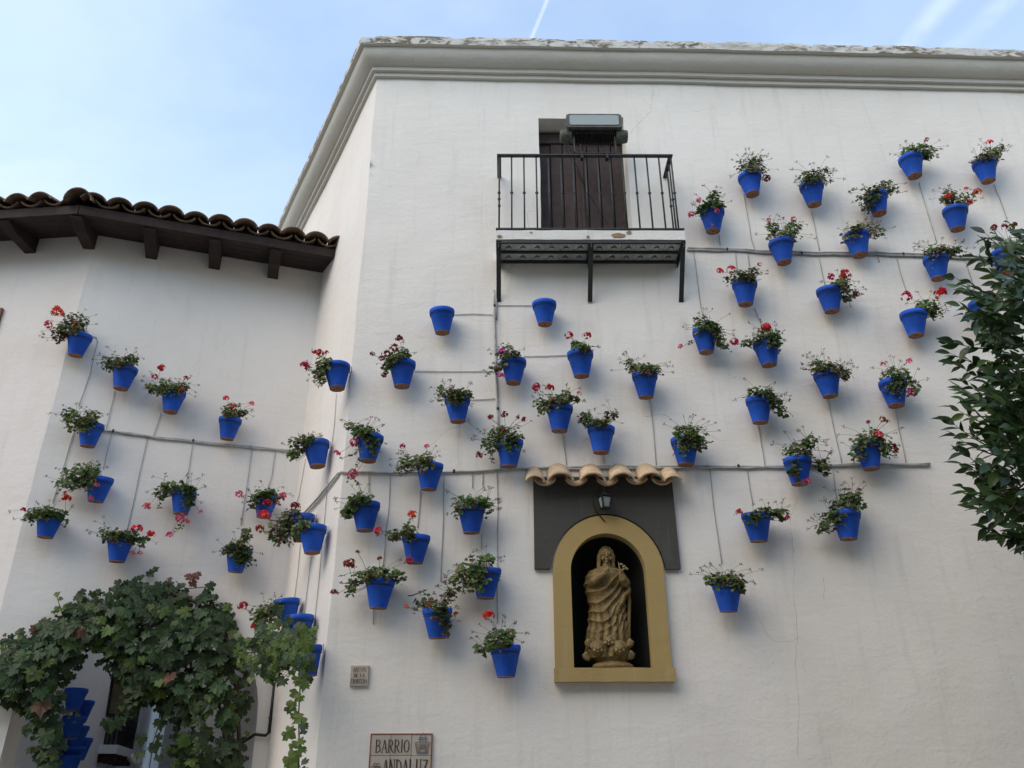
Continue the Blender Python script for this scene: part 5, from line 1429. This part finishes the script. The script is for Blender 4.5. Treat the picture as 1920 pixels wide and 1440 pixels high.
# sprouts, brown leaf, wisps
for (px, py, sz, m, a) in ((105, 1116, .04, 'v2', 2.6), (112, 1122, .03, 'v2', 1.5), (108, 1138, .04, 'v2', .4), (117, 1142, .03, 'v2', -.6), (100, 1146, .03, 'v2', .9), (20, 1192, .04, 'v3', .5), (32, 1186, .03, 'v2', -.5), (8, 1190, .025, 'v4', 1.2),
                           (352, 1082, .075, 'v4', 2.2), (372, 1080, .06, 'v4', -2.2), (360, 1092, .06, 'v4', .2), (398, 1100, .07, 'v3', -1.8), (340, 1096, .05, 'v3', 1.2), (290, 1068, .04, 'v1', 2), (320, 1086, .035, 'v4', -1.5), (60, 1178, .05, 'v4', 1), (432, 1138, .05, 'v2', -1.7), (420, 1140, .05, 'v2', 1.7)):
    vleaf(px, py, .12, sz, m, ang=a)
for (px, py, sz, a) in ((182, 1243, .05, 1.3), (200, 1250, .05, .1), (218, 1254, .06, -.3), (265, 1382, .075, .2), (290, 1396, .075, .3), (300, 1380, .05, -.8), (262, 1412, .07, -.1), (298, 1418, .06, .4), (312, 1400, .05, -.5), (300, 1352, .08, 0.4), (285, 1404, .05, 1)):
    vleaf(px, py, .10, sz, 'v1', ang=a)
# leaves spreading right to the pots and the hanging strand
for i in range(130):
    t = rsv.random(); px = 445 + 140 * t; py = 1225 - 20 * t + rsv.gauss(0, 16 + 10 * (1 - abs(2 * t - 1))) 
    vleaf(px, py, rsv.uniform(-.08, .14), rsv.uniform(.035, .072), rsv.choice(('v2', 'v1', 'v3', 'v2')), W=WV)
for (px, py, sz, a) in ((548, 1300, .055, 1.2), (563, 1305, .05, -.6), (540, 1325, .065, .9), (548, 1318, .05, .3), (566, 1345, .07, -.9), (552, 1338, .05, .8), (570, 1358, .05, -.2), (538, 1372, .075, 1.3), (571, 1370, .035, -.7), (567, 1388, .045, -.9), (548, 1395, .045, .8), (566, 1402, .05, -.5), (542, 1420, .085, 1.0), (573, 1425, .04, -.4), (560, 1412, .04, -.9), (550, 1438, .05, .6), (572, 1442, .04, -.5),
                       (575, 1182, .05, 1.5), (590, 1184, .045, -1.5), (592, 1178, .03, 2.5), (586, 1200, .05, -1.3), (578, 1196, .03, .9), (574, 1224, .05, -.4), (555, 1226, .05, .6), (560, 1270, .08, .3), (572, 1262, .05, -.7), (580, 1272, .04, .2)):
    vleaf(px, py, .06, sz, 'v2' if rsv.random() < .7 else 'v1', ang=a, W=WV)
for i in range(70):
    t = rsv.random(); px = rsv.uniform(478, 575); py = 1170 + rsv.gauss(52, 26) + (px - 520) * .15
    vleaf(px, py, rsv.uniform(-.02, .16), rsv.uniform(.035, .07), rsv.choice(('v2', 'v1', 'v3', 'v2', 'v1')), W=WV)
cand.sort(key=lambda c: -(c[0] * .5 + c[4] * 3))
rest = {m: MB() for m in VL}
for i, (o, m, vi, M, sz) in enumerate(cand):
    kb, me = VL[m][vi]
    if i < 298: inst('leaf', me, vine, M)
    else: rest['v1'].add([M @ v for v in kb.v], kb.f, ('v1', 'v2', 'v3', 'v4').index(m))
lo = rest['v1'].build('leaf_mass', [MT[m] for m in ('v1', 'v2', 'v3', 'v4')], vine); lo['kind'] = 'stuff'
k = MB()
def vst(pts, r, o0=.1):
    P = [WL.at(px, py, o0 + .02 * math.sin(i * 2)) for i, (px, py) in enumerate(pts)]; k.tube(P, r, 6)
vst([(455, 1600), (450, 1440), (445, 1300), (425, 1200), (370, 1130), (300, 1105), (220, 1130), (140, 1170), (60, 1210), (-20, 1240)], .016)
vst([(430, 1500), (420, 1380), (405, 1280), (360, 1200), (290, 1150)], .011)
vst([(330, 1090), (348, 1104), (372, 1102), (395, 1100)], .004, .12)
k.build('vine_stem', MT['vstem'], vine)
for pts, r in (([(565, 1262), (562, 1300), (560, 1340), (561, 1400), (560, 1450)], .0045), ([(300, 1335), (297, 1360), (288, 1390), (280, 1440)], .004), ([(105, 1110), (110, 1130), (118, 1150)], .003), ([(590, 1178), (585, 1195), (572, 1215)], .003), ([(450, 1225), (500, 1222), (560, 1225), (580, 1210)], .006), ([(288, 1392), (275, 1405), (265, 1420)], .003)):
    q = MB()
    q.tube([WV.at(*p, .05) if pts[0][0] > 440 else WL.at(*p, .1) for p in pts], r, 5); q.build('tendril', MT['vstem'], vine)

# ================================================================== orange tree at the right
WT = Wall((0, 4.5), 90)
tree = thing('orange_tree', 'dark glossy leaved orange tree reaching in from the right edge of the frame', 'tree', (WT.uv(2080, 900)[0], 4.5, 0))
rso = random.Random(9)
def oleaf_mesh(mat, bend):
    n = 6; vs = []
    prof = [0.0, .13, .20, .215, .17, .085, 0.0]
    for i in range(n + 1):
        y = i / n; w = prof[i]; z = -bend * y * y
        vs += [(-w, y, z + w * .35), (0, y, z), (w, y, z + w * .35)]
    fs = []
    for i in range(n):
        b0 = 3 * i
        fs += [(b0, b0 + 1, b0 + 4, b0 + 3), (b0 + 1, b0 + 2, b0 + 5, b0 + 4)]
    k = MB(); k.add(vs, fs, 0, True); return k, k.mesh('leaf', mat)
OL = {m: [oleaf_mesh(MT[m], b_) for b_ in (.05, .15, .28)] for m in ('o1', 'o2')}
oc = []
def oleaf(p, d_, size, m, showy):
    nr = Vector((rso.uniform(-.6, .6), rso.uniform(-1, .2), rso.uniform(-.1, 1.0))).normalized()
    d_ = d_.normalized(); x = d_.cross(nr).normalized(); nr = x.cross(d_)
    oc.append((showy, m, rso.randrange(3), frame(p, x * size, d_ * size, nr * size)))
tw_mb = MB(); br_mb = MB()
def twig(b_, t_, nleaf, light=.06, showy=1.0, bo=0.0, to=0.0, sz=(.07, .112)):
    A, B = WT.at(*b_, bo), WT.at(*t_, to)
    sagv = Z * -.03
    P = [A.lerp(B, i / 6) + sagv * (4 * (i / 6) * (1 - i / 6)) for i in range(7)]
    tw_mb.tube(P, [.006 - .0008 * i for i in range(7)], 5)
    dd = (B - A).normalized()
    for i in range(nleaf):
        t = .15 + .85 * i / max(1, nleaf - 1); j = min(5, int(t * 6)); p = P[j].lerp(P[j + 1], t * 6 - j)
        s_ = 1 if i % 2 else -1
        perp = dd.cross(Vector((0, 1, 0))).normalized()
        d_ = dd * rso.uniform(.5, 1.0) + perp * s_ * rso.uniform(.1, .8) + Vector((-.25, rso.uniform(-.7, .4), rso.uniform(-.5, .1)))
        if i == nleaf - 1: d_ = dd + Vector((-.2, 0, -.15))
        oleaf(p, d_, rso.uniform(*sz), 'o2' if rso.random() < light else 'o1', showy + rso.random() * .2)
edge = [((1905, 500), (1828, 482), 8), ((1900, 560), (1790, 520), 8), ((1880, 560), (1800, 536), 7), ((1900, 610), (1806, 590), 8), ((1895, 650), (1780, 640), 9), ((1890, 690), (1782, 662), 8), ((1900, 720), (1792, 682), 8), ((1905, 760), (1806, 716), 7), ((1905, 810), (1790, 765), 9), ((1890, 850), (1782, 790), 9), ((1905, 860), (1790, 818), 9), ((1900, 905), (1800, 842), 8), ((1925, 945), (1830, 880), 8), ((1915, 985), (1806, 914), 9), ((1930, 990), (1828, 950), 8), ((1940, 1010), (1838, 985), 8), ((1945, 1010), (1868, 1000), 6), ((1925, 480), (1868, 440), 7), ((1940, 470), (1895, 420), 7), ((1950, 1020), (1905, 1000), 6), ((1860, 500), (1846, 455), 6), ((1880, 620), (1840, 560), 8)]
for i, (b_, t_, n) in enumerate(edge): twig(b_, t_, n + 3, light=.45 if t_[1] < 500 else .06, showy=2.0, bo=rso.uniform(-.15, .15), to=rso.uniform(-.1, .25))
for i in range(430):
    y = rso.uniform(440, 1010); xe = 1795 + 60 * abs(math.sin(y * .021)) + (30 if y < 520 else 0) + max(0, (y - 880)) * .35
    bx = rso.uniform(xe + 55, 2160); by = y + rso.uniform(-10, 50)
    tx = bx - rso.uniform(35, 95); ty = by - rso.uniform(-10, 70)
    if tx < xe + 5: tx = xe + 5
    o_ = rso.uniform(-.55, .5)
    twig((bx, by), (tx, ty), 9, light=.12, showy=(.5 + o_) if bx < 1960 else 0, bo=o_, to=o_ + rso.uniform(-.1, .2))
oc.sort(key=lambda c: -c[0])
restm = MB()
for i, (sh, m, vi, M) in enumerate(oc):
    kb, me = OL[m][vi]
    if i < 298: inst('leaf', me, tree, M)
    else: restm.add([M @ v for v in kb.v], kb.f, ('o1', 'o2').index(m), True)
q = restm.build('foliage', [MT['o1'], MT['o2']], tree); q['kind'] = 'stuff'
tw_mb.build('twigs', MT['bark'], tree)['kind'] = 'stuff'
tx, ty = tree.location.x, tree.location.y
br_mb.tube([(tx, ty, 0), (tx + .03, ty, 1.0), (tx - .02, ty + .05, 2.0), (tx + .02, ty, 3.0), (tx - .05, ty, 3.8), (tx - .05, ty, 4.4)], [.11, .09, .075, .05, .03, .012], 10)
br_mb.build('trunk', MT['bark'], tree)
for (z0, dx, dz, dy) in ((1.6, -.45, .8, .1), (2.0, -.5, .7, -.2), (2.5, -.5, .6, .1), (2.9, -.45, .7, -.1), (1.9, .5, .8, .2), (2.4, .5, .8, -.2), (3.2, -.35, .8, .1)):
    k = MB(); k.tube([(tx, ty, z0), (tx + dx * .5, ty + dy * .5, z0 + dz * .6), (tx + dx, ty + dy, z0 + dz)], [.035, .02, .008], 7); k.build('branch', MT['bark'], tree)

# ================================================================== patio seen through the arch
def xy_at(px, dist): 
    r = ray(px, 1400); a = math.atan2(r.x, r.y); return (dist * math.sin(a), dist * math.cos(a))
WB = Wall(xy_at(138, 10.2), -12)
fh_ = thing('patio_house', 'bluish white patio house with a railed balcony seen through the vine arch', 'house', WB.P(0, 0, 0))
k = wallmesh(WB, [(-2.15, 0), (5.2, 0), (5.2, 5.2), (-2.15, 5.2)], step=.4)
k.build('wall', MT['far_plaster'], fh_)
ub0 = WB.uv(185, 1400)[0]; hb0 = WB.uv(180, 1412)[1]; ht0 = WB.uv(181, 1296)[1]
k = MB(); k.box(WB.M(), ub0, ub0 + 1.0, -.20, 0, hb0, hb0 + .09)
bl = k.build('balcony', MT['far_plaster'], fh_)
B0 = WB.M()
for j in range(4):
    k = MB(); k.box(B0, ub0 + .05 + j * .28, ub0 + .11 + j * .28, -.19, 0, hb0 - .09, hb0); k.build('beam', MT['wood'], bl)
k = MB(); k.box(B0, ub0, ub0 + 1.0, -.19, -.16, ht0 - .03, ht0); k.box(B0, ub0, ub0 + .04, -.16, 0.0, ht0 - .03, ht0); k.box(B0, ub0 + .96, ub0 + 1.0, -.16, .0, ht0 - .03, ht0); k.build('handrail', MT['iron_black'], bl)
for i in range(14):
    k = MB(); u_ = ub0 + .02 + .96 * i / 13; k.tube([WB.P(u_, hb0 + .08, .175), WB.P(u_, ht0, .175)], .009, 5); k.build('baluster', MT['iron_black'], bl)
for i in range(1, 4):
    k = MB(); k.tube([WB.P(ub0 + .02, hb0 + .08, .045 * i), WB.P(ub0 + .02, ht0, .045 * i)], .009, 5); k.build('baluster', MT['iron_black'], bl)
k = MB(); k.box(B0, ub0 + .2, ub0 + .8, -.01, .02, hb0 + .09, hb0 + .6); k.build('door', MT['door'], fh_)
k = MB(); k.tube([WB.P(ub0 + .9, hb0 + .02, .18), WB.P(ub0 + .92, hb0 - .1, .30)], .05, 10); k.build('spout', MT['plaster'], bl)
WE = Wall((-6, 13.5), 90)
k = wallmesh(WE, [(-2, 0), (6, 0), (6, 4.8), (-2, 4.8)], step=.8)
tag(k.build('rear_wall', MT['far_plaster'], None), 'plain bluish white wall closing the patio far behind the vine arch', 'wall')
for i, (px, py) in enumerate(((140, 1312), (153, 1334), (136, 1364), (143, 1382), (150, 1404), (136, 1421), (128, 1438))):
    oA = R0 + .012; cu_, ch = WB.uv(px, py, oA)
    labs = ['blue pot seen sideways through the arch, highest of the patio column', 'blue pot seen sideways through the arch, second from the top of the patio column', 'blue pot in the patio column, first below the vine leaf', 'blue pot in the patio column, level with the lantern base', 'blue pot in the patio column beside the patio balcony foot', 'blue pot in the patio column, next to last at the bottom', 'blue pot in the patio column cut by the bottom frame edge']
    root = thing('flower_pot', labs[i], 'flower pot', WB.P(cu_, ch - PH / 2, oA), 'blue pots in the patio behind the arch')
    M = WB.M(cu_, ch - PH / 2, oA)
    for me, nme in zip(PM, ('pot', 'pot_base')): inst(nme, me, root, M)
# big lantern hanging in the arch
lc = WL.at(231, 1306, -.9)
lan = thing('hanging_lantern', 'big black framed lantern with dull beige panes behind the vine leaves in the arch', 'lantern', lc)
LM = frame(lc, WL.d, -WL.n, Z) @ Matrix.Rotation(rad(8), 4, 'Z')
k = MB(); loft(k, LM, [sq(.10, -.165), sq(.10, -.150)]); loft(k, LM, [sq(.12, .145), sq(.13, .16), sq(.05, .25), sq(.02, .27)])
for (a, b_) in zip(sq(.098, -.155), sq(.112, .15)): k.tube([LM @ Vector(a), LM @ Vector(b_)], .009, 4)
k.build('lantern_frame', MT['iron_black'], lan)
for j in range(4):
    a = [LM @ (Matrix.Rotation(j * math.pi / 2, 4, 'Z') @ Vector(p)) for p in ((.094, -.09, -.15), (.094, .09, -.15), (.107, .10, .145), (.107, -.10, .145))]
    k = MB(); k.add(a, [(0, 1, 2, 3)]); k.build('glass_pane', simple('beige_pane', (0.17, 0.15, 0.11), .3), lan)
k = MB(); top = LM @ Vector((0, 0, .26)); k.tube([top, top + Z * .3], .006, 5)
k.tube([LM @ Vector((-.13, 0, .16)), LM @ Vector((-.18, 0, .25)), LM @ Vector((-.15, 0, .34)), LM @ Vector((-.10, 0, .40))], .008, 6)
k.build('hook', MT['iron_black'], lan)

# unseen blocks added behind and right of the camera to shade the lower walls
oh = MB()
oh.box(I4, -14, 16, -4.6, -3.6, 0, 9.0)
oh.box(I4, 9, 10, -3.6, 5.6, 0, 6.0)
ob = tag(oh.build('light_blockers', simple('tawny_blocker', (0.36, 0.30, 0.22), .9)), kind='structure')
